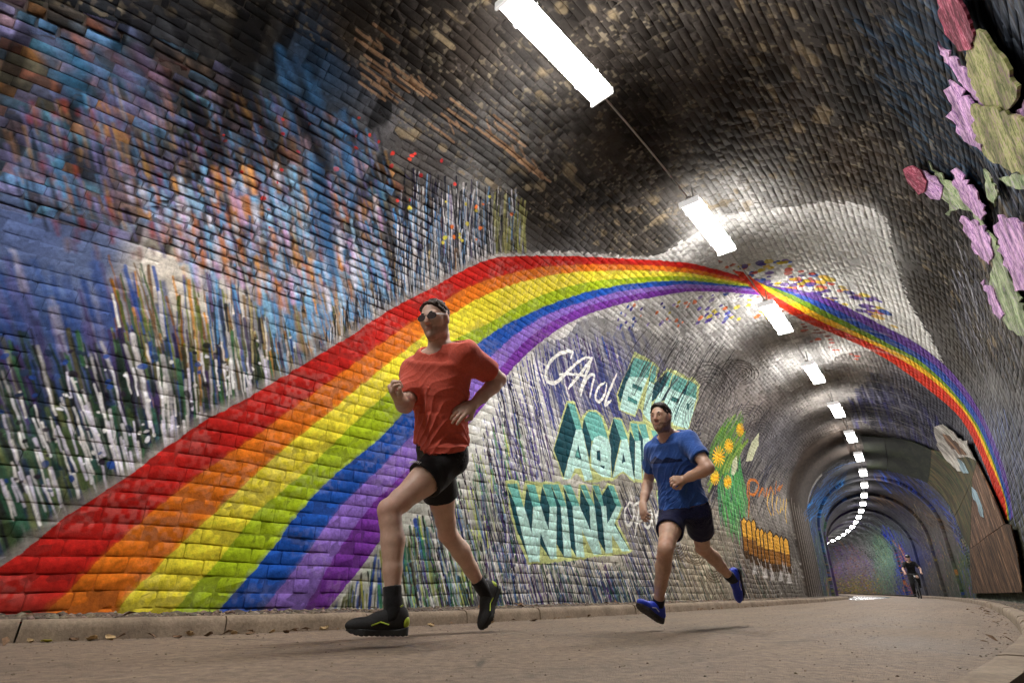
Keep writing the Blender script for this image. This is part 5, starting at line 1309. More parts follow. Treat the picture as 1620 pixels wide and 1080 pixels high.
def foot_frame(toe_dir, up_hint):
    f = unit(toe_dir); r = unit(np.cross(f, up_hint)); u = np.cross(r, f); return np.array([f, r, u])
def make_shoe(person, ank, M, k, mats, label=None):
    """ank: ankle joint; rows of M: toe direction, side, up"""
    to = lambda x, y, z: ank + k * (x * M[0] + y * M[1] + z * M[2])
    lo = np.min([to(x, y, z) for x in (-.12, .25) for y in (-.08, .08) for z in (-.12, .08)], 0); hi = np.max([to(x, y, z) for x in (-.12, .25) for y in (-.08, .08) for z in (-.12, .08)], 0)
    h = .0032
    def loc(X, Y, Z):
        return [((X - ank[0]) * M[i, 0] + (Y - ank[1]) * M[i, 1] + (Z - ank[2]) * M[i, 2]) / k for i in range(3)]
    def outline(x, y, grow=0.):
        def c2(ax, ay, bx, by, ra, rb):
            t = np.clip(((x - ax) * (bx - ax) + (y - ay) * (by - ay)) / ((bx - ax) ** 2 + (by - ay) ** 2), 0, 1)
            return np.hypot(x - ax - t * (bx - ax), y - ay - t * (by - ay)) - (ra + (rb - ra) * t) - grow
        return np.minimum(c2(-.045, 0, .055, .004, .034, .036), np.minimum(c2(.055, .004, .125, 0, .036, .046), c2(.125, 0, .168, .004, .046, .034)))
    F = Field(lo, hi, h)
    for c, r in (((.125, .0, -.062), (.088, .044, .036)), ((.04, .0, -.045), (.075, .040, .050)), ((-.03, .0, -.035), (.050, .037, .062)), ((.0, 0, -.005), (.046, .035, .045))):
        F.ell(to(*c), np.array(r) * k, M, k=.022)
    F.cut(to(0, 0, -.083), -M[2]); F.cut(to(-.02, 0, .022), unit(M[2] + .25 * M[0]))
    F.ell(to(-.005, 0, .03), np.array([.036, .027, .04]) * k, M, k=.006, op='sub')
    V, Fc = F.mesh(); V = relax(V, Fc, 1)
    q = (V - ank) @ M.T / k
    col = np.ones((len(V), 3))
    o = link('shoe', mesh_np('shoe', V, Fc, smooth=True, col=col), person, mats['upper'])
    if label: o['label'] = label
    # midsole and tread
    S = Field(lo, hi, h)
    def sole(X, Y, Z):
        x, y, z = loc(X, Y, Z); top = -.076 + .010 * np.clip((x - .10) / .1, 0, 1) ** 2 + .012 * np.clip((-x - .02) / .06, 0, 1)
        bot = -.104 + .016 * np.clip((x - .13) / .07, 0, 1) ** 2 + .004 * (np.sin(x * 260) > .5)
        return np.maximum(outline(x, y, .003), np.maximum(z - top, bot - z)) * k
    S.put(lo, hi, sole, k=.001)
    V, Fc = S.mesh(); V = relax(V, Fc, 1)
    link('sole', mesh_np('sole', V, Fc, smooth=True, col=np.ones((len(V), 3))), o, mats['sole'])
    # coloured heel counter, collar and side flash
    A = Field(lo, hi, h)
    A.ell(to(-.058, 0, -.045), np.array([.026, .034, .034]) * k, M, k=.01); A.cut(to(0, 0, -.076), -M[2])
    mb = MB(); a = np.linspace(.5, 5.78, 22)
    mb.tube(np.array([to(-.004 - .040 * math.cos(q_), .033 * math.sin(q_), .014 + .012 * math.cos(q_)) for q_ in a]), .0052 * k, 6)
    for sd in (-1, 1):
        st = MB(); st.tube(np.array([to(.10, sd * .042, -.060), to(.06, sd * .043, -.045), to(.02, sd * .041, -.055)]), .003 * k, 5)
        link('stripe', st.mesh('stripe', True), o, mats['accent'])
    link('collar', mb.mesh('collar', True), o, mats['accent'])
    V, Fc = A.mesh(); link('heel_counter', mesh_np('heel_counter', relax(V, Fc, 1), Fc, smooth=True, col=np.ones((len(V), 3))), o, mats['heel'])
    for i in range(5):
        mb = MB()
        x = .045 + .018 * i; z = -.002 - .0118 * i
        mb.tube(np.array([to(x, -.022, z - .006), to(x + .006, 0, z + .003), to(x, .022, z - .006)]), .0026 * k, 5)
        link('lace', mb.mesh('lace', True), o, mats['lace'])
    return o

def build_person(spec):
    k = spec['height'] / 1.75; J = {}
    F_ = unit(spec['fwd']); Lf = np.array([-F_[1], F_[0], 0.])                 # forward, and the person's own left
    tw = lambda v, a: np.array([v[0] * math.cos(a) - v[1] * math.sin(a), v[0] * math.sin(a) + v[1] * math.cos(a), 0])
    Xp = unit(tw(Lf, spec['hip_twist']) + np.array([0, 0, spec.get('hip_roll', 0.)])); Xs = unit(tw(Lf, spec['sho_twist']) + np.array([0, 0, spec.get('sho_roll', 0.)]))
    J['pel'] = np.asarray(spec['pelvis'], float)
    J['neck'] = np.asarray(spec['joints']['neck'], float) if 'joints' in spec else solve_joint(J['pel'], spec['neck'], spec.get('torso', .53) * k, True)
    sp = unit(J['neck'] - J['pel'])
    if 'joints' not in spec:
        for s_, sg in (('L', 1), ('R', -1)):
            J['hip' + s_] = J['pel'] + Xp * sg * .092 * k - sp * .03 * k
            J['sho' + s_] = J['neck'] + Xs * sg * .182 * k - sp * .055 * k
            q = spec['leg' + s_]
            J['kn' + s_] = solve_joint(J['hip' + s_], q['knee'], .43 * k, q['kn_near'])
            J['an' + s_] = solve_joint(J['kn' + s_], q['ankle'], .425 * k, q['an_near'])
            q = spec['arm' + s_]
            J['el' + s_] = solve_joint(J['sho' + s_], q['elbow'], .295 * k, q['el_near'])
            J['wr' + s_] = solve_joint(J['el' + s_], q['wrist'], .255 * k, q['wr_near'])
    J.update({a: np.asarray(b, float) for a, b in spec.get('joints', {}).items()}); sp = unit(J['neck'] - J['pel'])
    hf = unit(spec['face']); hu = unit(spec.get('head_up', (0, 0, 1.)) - hf * (hf @ np.asarray(spec.get('head_up', (0, 0, 1.))))); hr = np.cross(hf, hu)
    HM = np.array([hr, hf, hu])                                                # rows: right, forward, up
    HC = np.asarray(spec['joints']['head'], float) if 'joints' in spec else solve_joint(J['neck'], spec['head'], .175 * k, True); J['head'] = HC
    kh = k * spec.get('head_k', 1.)
    hd = lambda x, y, z: HC + kh * (x * HM[0] + y * HM[1] + z * HM[2])
    pts = np.array(list(J.values())); lo = pts.min(0) - .22; hi = pts.max(0) + .22; lo[2] = max(lo[2], -.02)
    root = tag(empty('person', (float(J['pel'][0]), float(J['pel'][1]), 0.)), spec['label'], 'person', None)
    if spec.get('group'): root['group'] = spec['group']
    off = Matrix.Translation(-Vector(root.location))
    made = []
    def part(name, me, mat, parent=None):
        o = link(name, me, parent or root, mat)
        if parent is None: o.matrix_parent_inverse = off
        return o
    h = spec['res']
    mid = lambda a, b, t: a + (b - a) * t
    spine = [J['pel'] - sp * .05 * k, J['pel'] + sp * .05 * k, mid(J['pel'], J['neck'], .36), mid(J['pel'], J['neck'], .66) + F_ * .006, mid(J['pel'], J['neck'], .86), J['neck'] + sp * .0]
    X6 = [Xp, Xp, unit(Xp * .65 + Xs * .35), unit(Xp * .3 + Xs * .7), Xs, Xs]
    A6 = np.array([.150, .160, .138, .162, .170, .085]) * k; B6 = np.array([.105, .112, .098, .115, .098, .062]) * k
    def torso(F, g=0., kk=.03): F.loft(spine, X6, A6 + g, B6 + g, kk)
    def arm(F, s_, g=0., k_=.03):
        S, E, W = J['sho' + s_], J['el' + s_], J['wr' + s_]
        F.chain([S, mid(S, E, .45), mid(S, E, .85), E, mid(E, W, .25), mid(E, W, .65), W], np.array([.056, .049, .041, .039, .043, .035, .027]) * k + g, k_)
    def leg(F, s_, g=0., k_=.035):
        H, K_, A_ = J['hip' + s_], J['kn' + s_], J['an' + s_]
        cr = np.cross(A_ - K_, H - K_)
        back = unit(np.cross(cr, A_ - K_)) if np.linalg.norm(cr) > 1e-3 else -F_
        if back @ F_ > .5: back = -back
        F.chain([H, mid(H, K_, .45), mid(H, K_, .82), K_, mid(K_, A_, .12), mid(K_, A_, .32) + back * .010 * k, mid(K_, A_, .60) + back * .004 * k, mid(K_, A_, .85), A_],
                np.array([.089, .076, .057, .052, .050, .054, .043, .033, .032]) * k + g, k_)
        F.ell(K_ - back * .022 * k, np.array([.030, .030, .038]) * k, None, k=.03)
    # ---- skin
    B = Field(lo, hi, h)
    torso(B)
    for s_, sg in (('L', 1), ('R', -1)):
        B.cone(mid(J['neck'], J['sho' + s_], .35) + sp * .015, J['sho' + s_], .050 * k, .056 * k, .05)
        arm(B, s_); leg(B, s_)
        B.cone(J['an' + s_], J['an' + s_] - unit(J['kn' + s_] - J['an' + s_]) * .03, .034 * k, .03 * k, .02)
    B.cone(J['neck'] - sp * .03, hd(0, -.022, -.085), .062 * k, .056 * k, .03)
    # head
    B.ell(hd(0, -.012, .032), np.array([.075, .096, .090]) * kh, HM, k=.02)
    B.ell(hd(0, .022, -.028), np.array([.063, .070, .085]) * kh, HM, k=.03)
    for sg in (-1, 1):
        B.cone(hd(sg * .050, .0, -.050), hd(sg * .014, .066, -.098), .024 * kh, .021 * kh, .025)
        B.ell(hd(sg * .041, .050, -.014), np.array([.022, .020, .026]) * kh, HM, k=.03)
        B.ell(hd(sg * .077, -.006, -.006), np.array([.010, .022, .033]) * kh, HM, k=.008)
    B.cone(hd(0, .074, -.098), hd(0, .070, -.100), .020 * kh, .020 * kh, .02)
    B.cone(hd(-.040, .078, .024), hd(.040, .078, .024), .013 * kh, .013 * kh, .018)
    for sg in (-1, 1): B.ell(hd(sg * .031, .102, .006), np.array([.018, .016, .012]) * kh, HM, k=.012, op='sub')
    B.cone(hd(0, .088, .014), hd(0, .113, -.026), .0085 * kh, .0125 * kh, .012)
    for sg in (-1, 1): B.cone(hd(sg * .012, .098, -.030), hd(sg * .006, .104, -.030), .008 * kh, .008 * kh, .008)
    B.cone(hd(-.020, .086, -.055), hd(.020, .086, -.055), .0075 * kh, .0075 * kh, .008)
    B.cone(hd(-.016, .085, -.067), hd(.016, .085, -.067), .0085 * kh, .0085 * kh, .008)
    B.cone(hd(-.020, .100, -.061), hd(.020, .100, -.061), .003, .003, .005, 'sub')
    # hands
    nails = []
    for s_, sg in (('L', 1), ('R', -1)):
        q = spec['arm' + s_]; W = J['wr' + s_]; d = unit(q['hand_dir']); n = unit(q['palm_n'] - d * (np.asarray(q['palm_n']) @ d)); sd = np.cross(d, n) * q.get('thumb', 1)
        B.ell(W + d * .045 * k, np.array([.052, .040, .018]) * k, np.array([d, sd, n]), k=.015)
        B.ell(W + d * .02 * k, np.array([.04, .030, .021]) * k, np.array([d, sd, n]), k=.02)
        for i, (o_, L_) in enumerate(((.030, .070), (.010, .078), (-.010, .072), (-.029, .056))):
            p = W + k * (d * .078 + sd * o_ - d * abs(o_ - .006) * .25); cur = q['curl'] * (1 + .10 * i); dir_ = unit(d + sd * o_ * q.get('spread', 3.))
            B.cone(W + k * (d * .03 + sd * o_ * .7), p, .010 * k, .0098 * k, .008)
            a_ = 0.
            for j, fr in enumerate((.44, .32, .24)):
                a_ += cur * (.7, 1., .8)[j]; dd = dir_ * math.cos(a_) + n * math.sin(a_); p2 = p + dd * L_ * fr * k
                r0, r1 = (.0098, .0090, .0082, .0074)[j:j + 2]
                B.cone(p, p2, r0 * k, r1 * k, .0045); p = p2
        t0 = W + k * (d * .022 + sd * .028 + n * .006); t1 = t0 + k * .038 * unit(d * .75 + sd * .55 + n * .45); t2 = t1 + k * .030 * unit(d * 1. - sd * .05 + n * .55 * (1 if q['curl'] > .5 else .2))
        B.chain([t0, t1, t2], np.array([.0145, .0115, .0090]) * k, .008)
    V, Fc = B.mesh(); V = relax(V, Fc, 1, .4)
    col = np.ones((len(V), 3)); q = (V - HC) @ HM.T / kh
    ishead = (np.abs(q) < [.1, .13, .14]).all(1)
    lips = ishead & (np.abs(q[:, 0]) < .021) & (np.abs(q[:, 2] + .061) < .0095) & (q[:, 1] > .080)
    col[lips] = (.84, .62, .60)
    red = ishead & ((np.hypot(q[:, 0], q[:, 2] + .024) < .02) & (q[:, 1] > .09) | (np.abs(q[:, 0]) > .078))
    col[red] *= (.98, .80, .78)
    bd = ishead & (q[:, 2] < -.056 + .75 * np.clip(.045 - q[:, 1], 0, .065) - .35 * np.clip(.02 - np.abs(q[:, 0]), 0, 1)) & (q[:, 2] > -.128) & (q[:, 1] > -.012) & ~lips & ~((np.abs(q[:, 0]) < .030) & (q[:, 2] > -.046)) 
    bd |= ishead & (np.abs(q[:, 0]) < .024) & (q[:, 2] < -.043) & (q[:, 2] > -.052) & (q[:, 1] > .07)
    bw = np.clip(.88 + snoise(V * 1., .006, 3) * .7, 0, 1) * spec['beard']
    col[bd] *= (1 - bw[bd, None] * np.array([.80, .85, .88]))
    for s_ in 'LR':                                                          # knees and elbows run redder
        for jn, rr in (('kn', .07), ('el', .05)):
            w_ = np.exp(-((V - J[jn + s_]) ** 2).sum(1) / (rr * k) ** 2 * 1.3)[:, None]; col *= 1 - w_ * np.array([.0, .13, .12])
        ll = ((V - J['kn' + s_]) @ unit(J['an' + s_] - J['kn' + s_]) > .03) & (np.linalg.norm(V - mid(J['kn' + s_], J['an' + s_], .5), axis=1) < .26)
        hair_n = np.clip(.5 + 1.2 * snoise(V * [1, 1, .5], .006, 5), 0, 1)
        col[ll] *= 1 - spec.get('leg_hair', .2) * hair_n[ll, None]
    body = part('body', mesh_np('body', V, Fc, smooth=True, col=col), spec['skin'])
    # ---- hair
    Hh = Field(HC - .17, HC + .17, .004 if h < .006 else h)
    Hh.ell(hd(0, -.014, .036), np.array([.0785, .0995, .0935]) * kh, HM, k=.01)
    Hh.ell(hd(0, .020, .085), np.array([.058, .066, .034 * spec.get('top', 1.)]) * kh, HM, k=.03)
    hl = spec.get('hairline', .062)
    Hh.cut(hd(0, .066, hl), unit(HM[1] * 1. - HM[2] * .42)); Hh.cut(hd(0, -.02, -.052), unit(-HM[2] * 1. + HM[1] * .62))
    gx, gy, gz = np.meshgrid(*Hh.coords(), indexing='ij'); gp_ = np.stack([gx.ravel(), gy.ravel(), gz.ravel()], -1)
    Hh.D += (snoise(gp_, .016, 31) * .010 + snoise(gp_, .007, 32) * .008).reshape(Hh.D.shape).astype(np.float32) * (np.abs(Hh.D) < .02)
    for sg in (-1, 1): Hh.ell(hd(sg * .082, -.006, -.012), np.array([.022, .024, .034]) * kh, HM, k=.006, op='sub')
    V, Fc = Hh.mesh(); V = relax(V, Fc, 1); nn_ = unit(V - HC) if False else (V - HC) / np.linalg.norm(V - HC, axis=1)[:, None]
    V = V + nn_ * (snoise(V, .02, 18) * .006 + snoise(V, .010, 8) * .006 + snoise(V, .005, 9) * .004)[:, None]
    if spec.get('helmet'):
        He = Field(HC - .2, HC + .2, .008); He.ell(hd(0, -.012, .052), np.array([.098, .128, .092]) * kh, HM, k=.01); He.cut(hd(0, 0, .045), -HM[2] - .18 * HM[1])
        Hv, Hf = He.mesh(); part('helmet', mesh_np('helmet', relax(Hv, Hf, 1), Hf, smooth=True, col=np.ones((len(Hv), 3))), spec['helmet'])
    part('hair', mesh_np('hair', V, Fc, smooth=True, col=(1 + snoise(V, .006, 4) * .9)[:, None] * np.ones(3)), spec['hair'])
    if h < .006:
        for sg in (-1, 1):
            b = bmesh.new(); bmesh.ops.create_uvsphere(b, u_segments=14, v_segments=10, radius=.0125 * kh); bmesh.ops.translate(b, vec=Vector(hd(sg * .031, .074, .006)), verts=b.verts)
            e_ = part('eye', bm_mesh('eye', b, True), M_EYE)
            b = bmesh.new(); bmesh.ops.create_uvsphere(b, u_segments=12, v_segments=8, radius=.0064 * kh); bmesh.ops.translate(b, vec=Vector(hd(sg * .031 + spec.get('gaze', 0), .0815, .006)), verts=b.verts)
            part('iris', bm_mesh('iris', b, True), M_IRIS, e_)
            br = MB(); br.tube(np.array([hd(sg * .015, .092, .026), hd(sg * .031, .0915, .032), hd(sg * .048, .080, .027)]), np.array([.0035, .0045, .002]) * kh, 6)
            part('eyebrow', br.mesh('eyebrow', True), spec['hair'])
    if spec.get('glasses'):
        gl = MB(); le = MB(); te = []
        for sg in (-1, 1):
            a = np.linspace(0, 2 * math.pi, 19)
            ringp = np.array([hd(sg * (.034 + .026 * math.cos(t)), .106 - .012 * abs(.034 + .026 * math.cos(t)) / .06, .006 + .018 * math.sin(t)) for t in a])
            gl.tube(ringp, .0022 * kh, 6); c0 = ringp[:-1].mean(0)
            le.add(np.vstack([ringp[:-1], ringp[:-1] + HM[1] * .0015]), [list(range(18)), list(range(35, 17, -1))] + [[i, i + 18, (i + 1) % 18 + 18, (i + 1) % 18] for i in range(18)])
            tm_ = MB(); te.append(tm_); tm_.tube(np.array([hd(sg * .060, .094, .012), hd(sg * .074, .05, .014), hd(sg * .080, -.005, .012)]), np.array([.0034, .0034, .003]) * kh, 6)
        gl.tube(np.array([hd(-.010, .106, .010), hd(0, .110, .013), hd(.010, .106, .010)]), .0022 * kh, 6)
        g_o = part('glasses', gl.mesh('glasses', True), M_RIM)
        for tm_ in te: part('temple', tm_.mesh('temple', True), M_FRAME, g_o)
        part('lens', le.mesh('lens'), M_LENS, g_o)
    # ---- clothes: loose shells over the same figure, hollowed where skin comes out
    ch = max(h, .005)
    S = Field(lo, hi, ch); torso(S, .014 * k, .04)
    CT = Field(lo, hi, ch); torso(CT)
    for s_ in 'LR': CT.cone(mid(J['neck'], J['sho' + s_], .35) + sp * .015, J['sho' + s_], .050 * k, .056 * k, .05)
    CL = Field(lo, hi, ch); CL.loft(spine[:3], X6[:3], A6[:3], B6[:3], .03)
    for s_ in 'LR': leg(CL, s_)
    hem = J['pel'] + sp * spec.get('hem', .0) * k
    S.loft([hem - sp * .05 * k, mid(hem, J['neck'], .35)], [Xp, Xp], np.array([.172, .156]) * k * spec.get('fit', 1.), np.array([.130, .116]) * k * spec.get('fit', 1.), .03)
    for s_ in 'LR':
        S.cone(J['hip' + s_], mid(J['hip' + s_], J['kn' + s_], .25), .108 * k * spec.get('fit', 1.), .106 * k * spec.get('fit', 1.), .04)
    for s_ in 'LR':
        so, el = J['sho' + s_], J['el' + s_]
        S.cone(mid(J['neck'], so, .4) + sp * .012, so, .056 * k, .068 * k, .05)
        S.cone(so, mid(so, el, .66), .069 * k, .069 * k, .045)
    S.D = np.minimum(S.D, CT.D - .015)
    ax = S.coords()
    GX, GY, GZ = ax[0][:, None, None], ax[1][None, :, None], ax[2][None, None, :]
    def plane(p, n_): n_ = unit(n_); return ((GX - p[0]) * n_[0] + (GY - p[1]) * n_[1] + (GZ - p[2]) * n_[2]).astype(np.float32)
    # only cut a sleeve near its own arm
    for s_ in 'LR':
        so, el = J['sho' + s_], J['el' + s_]; e = mid(so, el, spec.get('sleeve', .62)); d = plane(e, el - so)
        near_ = (GX - e[0]) ** 2 + (GY - e[1]) ** 2 + (GZ - e[2]) ** 2 < (.13 * k) ** 2
        tor = (np.abs(plane(J['pel'], Xs)) < .145 * k)
        S.D = np.where(near_ & ~tor, np.maximum(S.D, d), S.D)
    S.D = np.maximum(S.D, plane(hem, -unit(sp + spec.get('hem_lean', .12) * F_ + spec.get('hem_side', 0.) * Xp)))
    S.cone(mid(J['neck'], J['shoL'], .42), mid(J['neck'], J['shoR'], .42), .047 * k, .047 * k, .04)
    S.D = np.maximum(S.D, plane(J['neck'] + sp * .05 * k, unit(sp * 1. + F_ * .25)))
    S.ell(J['neck'] + F_ * .030 * k + sp * .030 * k, np.array([.086, .080, .048]) * k, np.array([Xs, np.cross(sp, Xs), sp]), .008, 'sub')
    if ch == h: skin = B.D
    else:
        gx, gy, gz = np.meshgrid(*ax, indexing='ij'); skin = B.sample(np.stack([gx.ravel(), gy.ravel(), gz.ravel()], -1)).reshape(S.D.shape)
    # drag folds
    SOLID = S.D.copy()
    S.D = np.maximum(S.D, -(skin - .0035))
    V, Fc = S.mesh(); V = relax(V, Fc, 2)
    me0 = mesh_np('tmp', V, Fc, smooth=True); nr = np.empty(len(V) * 3, np.float32); me0.vertices.foreach_get('normal', nr); nr = nr.reshape(-1, 3); bpy.data.meshes.remove(me0)
    lowr = np.clip(1.15 - ((V - J['pel']) @ sp) / (.5 * k), 0.15, 1)
    pulls = spec.get('pull', unit(sp + Xs * .8)); perp = unit(np.cross(pulls, F_))
    u_ = V @ perp; rdg = lambda a: (1 - np.abs(np.sin(a))) ** 2 - .33; wv = rdg(u_ * 70 + snoise(V, .16, 12) * 7) * .9 + rdg(u_ * 26 + 2 + snoise(V, .25, 13) * 6) * 1.3
    V = V + nr * ((wv * spec.get('folds', .011) + snoise(V, .07, 14) * .022) * lowr * k)[:, None]
    scol = np.ones((len(V), 3))
    if spec.get('chest_print'):
        rel = V - mid(J['pel'], J['neck'], .72); xx = rel @ Xs / k; zz = rel @ sp / k; fr = rel @ F_ > 0
        ridge = .035 - .9 * np.maximum(np.abs(xx + .055) - .0, 0) * .55; ridge = np.maximum(ridge, .018 - .35 * np.abs(xx - .06)); ridge = np.maximum(ridge, -.002 - .2 * np.abs(xx - .11))
        mt = fr & (zz < ridge) & (zz > -.022 - .03 * xx) & (np.abs(xx) < .15)
        scol[mt] = (.10, .13, .17)
        scol[fr & ~mt & (zz < -.022) & (zz > -.16)] *= (.72, .74, .82)
    shirt = part('t_shirt', mesh_np('t_shirt', V, Fc, smooth=True, col=scol), spec['shirt'])
    # shorts
    T = Field(lo, hi, ch)
    T.loft(spine[:3], X6[:3], A6[:3] + .010 * k, B6[:3] + .010 * k, .03); T.cut(J['pel'] + sp * .075 * k, sp)
    for s_ in 'LR':
        H, K_ = J['hip' + s_], J['kn' + s_]; T.cone(H, mid(H, K_, .55), .098 * k, spec.get('flare', .100) * k, .035)
    T.D = np.minimum(T.D, np.maximum(CL.D - (.030 if spec.get('long') else .008), ((T.coords()[0][:, None, None] - J['pel'][0]) * sp[0] + (T.coords()[1][None, :, None] - J['pel'][1]) * sp[1] + (T.coords()[2][None, None, :] - J['pel'][2]) * sp[2]) - .075 * k))
    ax = T.coords(); GX, GY, GZ = ax[0][:, None, None], ax[1][None, :, None], ax[2][None, None, :]
    for s_ in ('' if spec.get('long') else 'LR'):
        H, K_ = J['hip' + s_], J['kn' + s_]; e = mid(H, K_, spec.get('short_len', .50)); d = plane(e, unit(K_ - H) + spec.get('hem_tilt', 0) * Xp * (1 if s_ == 'L' else -1))
        other = J['hip' + ('R' if s_ == 'L' else 'L')]; ok_ = mid(other, J['kn' + ('R' if s_ == 'L' else 'L')], .25)
        mine = ((GX - e[0]) ** 2 + (GY - e[1]) ** 2 + (GZ - e[2]) ** 2) < ((GX - ok_[0]) ** 2 + (GY - ok_[1]) ** 2 + (GZ - ok_[2]) ** 2)
        T.D = np.where(mine & (d > -.02), np.maximum(T.D, d), T.D)
    T.D = np.maximum(T.D, -(skin - .0035)); T.D = np.maximum(T.D, -(SOLID + .004))
    V, Fc = T.mesh(); V = relax(V, Fc, 2)
    V = V + ((V - J['pel']) / np.linalg.norm(V - J['pel'], axis=1)[:, None]) * (snoise(V, .05, 21) * .012)[:, None]
    tcol = np.ones((len(V), 3))
    shorts = part(spec.get('legwear', 'shorts'), mesh_np('shorts', V, Fc, smooth=True, col=tcol), spec['shorts'])
    J['_sp'] = sp; J['_Xp'] = Xp; J['_Xs'] = Xs; J['_F'] = F_; J['_k'] = k; J['_HM'] = HM; J['_hd'] = hd
    for s_ in 'LR':
        K_, A_ = J['kn' + s_], J['an' + s_]; up = unit(K_ - A_); q = spec['leg' + s_]
        so = Field(A_ - .14, A_ + .16, .004 if h < .006 else .01)
        so.chain([A_ + up * q.get('sock', .085) * k, A_ + up * .03 * k, A_ - up * .02 * k], np.array([.0405, .0385, .036]) * k, .01)
        Mf = foot_frame(q['toe'], q.get('foot_up', up)); so.chain([A_, A_ - Mf[2] * .035 * k + Mf[0] * .02 * k], np.array([.037, .036]) * k, .01)
        so.cut(A_ + up * q.get('sock', .085) * k, up)
        V, Fc = so.mesh(); part('sock', mesh_np('sock', relax(V, Fc, 1), Fc, smooth=True, col=np.ones((len(V), 3))), spec['sock'])
        M = foot_frame(q['toe'], q.get('foot_up', up)); made.append((s_, A_, M))
        sh = make_shoe(root, A_, M, k * .91, spec['shoes']); sh.matrix_parent_inverse = off
    return root, J, part

TOCAM = np.array([0., -1, 0])
def at_px(u, v, dist):
    """point on the sight line at a horizontal distance from the viewer"""
    r = ray(np.array([u]), np.array([v]))[0]; return CPOS + r * (dist / math.hypot(r[0], r[1]))

# ------------------------------------------------------------------ the runner in the red shirt
blk = simple('black_mesh_fabric', (.012, .012, .012), .75, .4, 120, .4)
lime = simple('lime_trim', srgb('b4c83a'), .55, .15, 60, .1)
R1 = dict(head_k=.90, torso=.56, folds=.011, hem=.085, hem_lean=.10, hem_side=.10, top=.45, height=1.86, fwd=(-.80, -.60, 0), hip_twist=-.15, sho_twist=.30, sho_roll=.05, pelvis=at_px(699, 722, 3.10), neck=(692, 506), head=(686, 483),
    face=(-.36, -.90, -.30), head_up=(-.06, .05, 1.), beard=.38, glasses=True, hairline=.084,
    legL=dict(knee=(617, 806), kn_near=True, ankle=(622, 972), an_near=False, toe=(-.93, -.36, .02), foot_up=(0, 0, 1.), sock=.10),
    legR=dict(knee=(708, 842), kn_near=False, ankle=(766, 934), an_near=False, toe=(-.28, -.30, -.90), foot_up=(-.6, -.5, .4), sock=.085),
    armL=dict(elbow=(790, 600), el_near=False, wrist=(748, 641), wr_near=True, hand_dir=(-.55, -.35, -.42), palm_n=(-.4, .6, -.6), curl=.36, thumb=1, spread=5.),
    armR=dict(elbow=(642, 641), el_near=True, wrist=(633, 632), wr_near=True, hand_dir=(-.42, -.75, .42), palm_n=(.75, .1, .3), curl=1.15, thumb=-1),
    res=.0045, sleeve=.70, short_len=.45, leg_hair=.08,
    skin=skin_mat('fair_skin', (.64, .435, .335)), hair=cloth_mat('brown_hair', (.065, .045, .034), 200, .6, .4, 0), shirt=cloth_mat('red_jersey', srgb('cc5a48'), 420, .9, .14),
    shorts=cloth_mat('black_shorts', (.010, .010, .011), 300, .7, .3, .05), sock=cloth_mat('black_sock', (.012, .012, .013), 300, .9, .3),
    shoes=dict(upper=blk, sole=simple('black_rubber', (.016, .017, .016), .6, .3, 80, .3), accent=lime, heel=lime, lace=simple('grey_lace', (.05, .05, .05), .8)),
    label='running man in a red t-shirt, black shorts and glasses, in front of the rainbow')
r1, J1, part1 = build_person(R1)
# ------------------------------------------------------------------ the runner in the blue shirt
blue = simple('blue_mesh_fabric', srgb('1834b0'), .55, .3, 140, .35)
R2 = dict(head_k=.90, fit=.88, hem=.03, hem_lean=.05, height=1.70, fwd=(-.72, -.69, 0), hip_twist=.25, sho_twist=-.28, pelvis=at_px(1083, 806, 4.22), neck=(1057, 688), head=(1046, 661),
    face=(-.68, -.74, -.06), beard=.82, hairline=.078, top=.95,
    legR=dict(knee=(1053, 868), kn_near=True, ankle=(1041, 957), an_near=False, toe=(-.72, -.52, .42), foot_up=(.3, .2, .9), sock=.055),
    legL=dict(knee=(1112, 866), kn_near=False, ankle=(1157, 914), an_near=False, toe=(.06, .22, -.97), foot_up=(-.85, -.5, 0.), sock=.06),
    armL=dict(elbow=(1121, 740), el_near=True, wrist=(1080, 759), wr_near=False, hand_dir=(-.80, -.45, -.10), palm_n=(-.35, .75, -.5), curl=1.1, thumb=1),
    armR=dict(elbow=(1026, 760), el_near=False, wrist=(1017, 797), wr_near=True, hand_dir=(-.10, -.35, -.80), palm_n=(.70, .40, .1), curl=.55, thumb=-1),
    res=.005, sleeve=.64, short_len=.50, flare=.098, leg_hair=.16, chest_print=True,
    skin=skin_mat('tan_skin', (.56, .37, .265)), hair=cloth_mat('dark_hair', (.020, .015, .012), 200, .6, .4, 0), shirt=cloth_mat('blue_jersey', srgb('30569e'), 420, .85, .14),
    shorts=cloth_mat('navy_shorts', srgb('14183a'), 300, .7, .25, .05), sock=cloth_mat('dark_sock', (.012, .013, .02), 300, .9, .3),
    shoes=dict(upper=blue, sole=simple('dark_rubber', (.02, .02, .026), .6, .3, 80, .3), accent=simple('pale_trim', (.62, .64, .68), .5, .1), heel=blue, lace=lime),
    label='running man with a dark beard in a blue t-shirt, navy shorts and blue shoes')
r2, J2, part2 = build_person(R2)

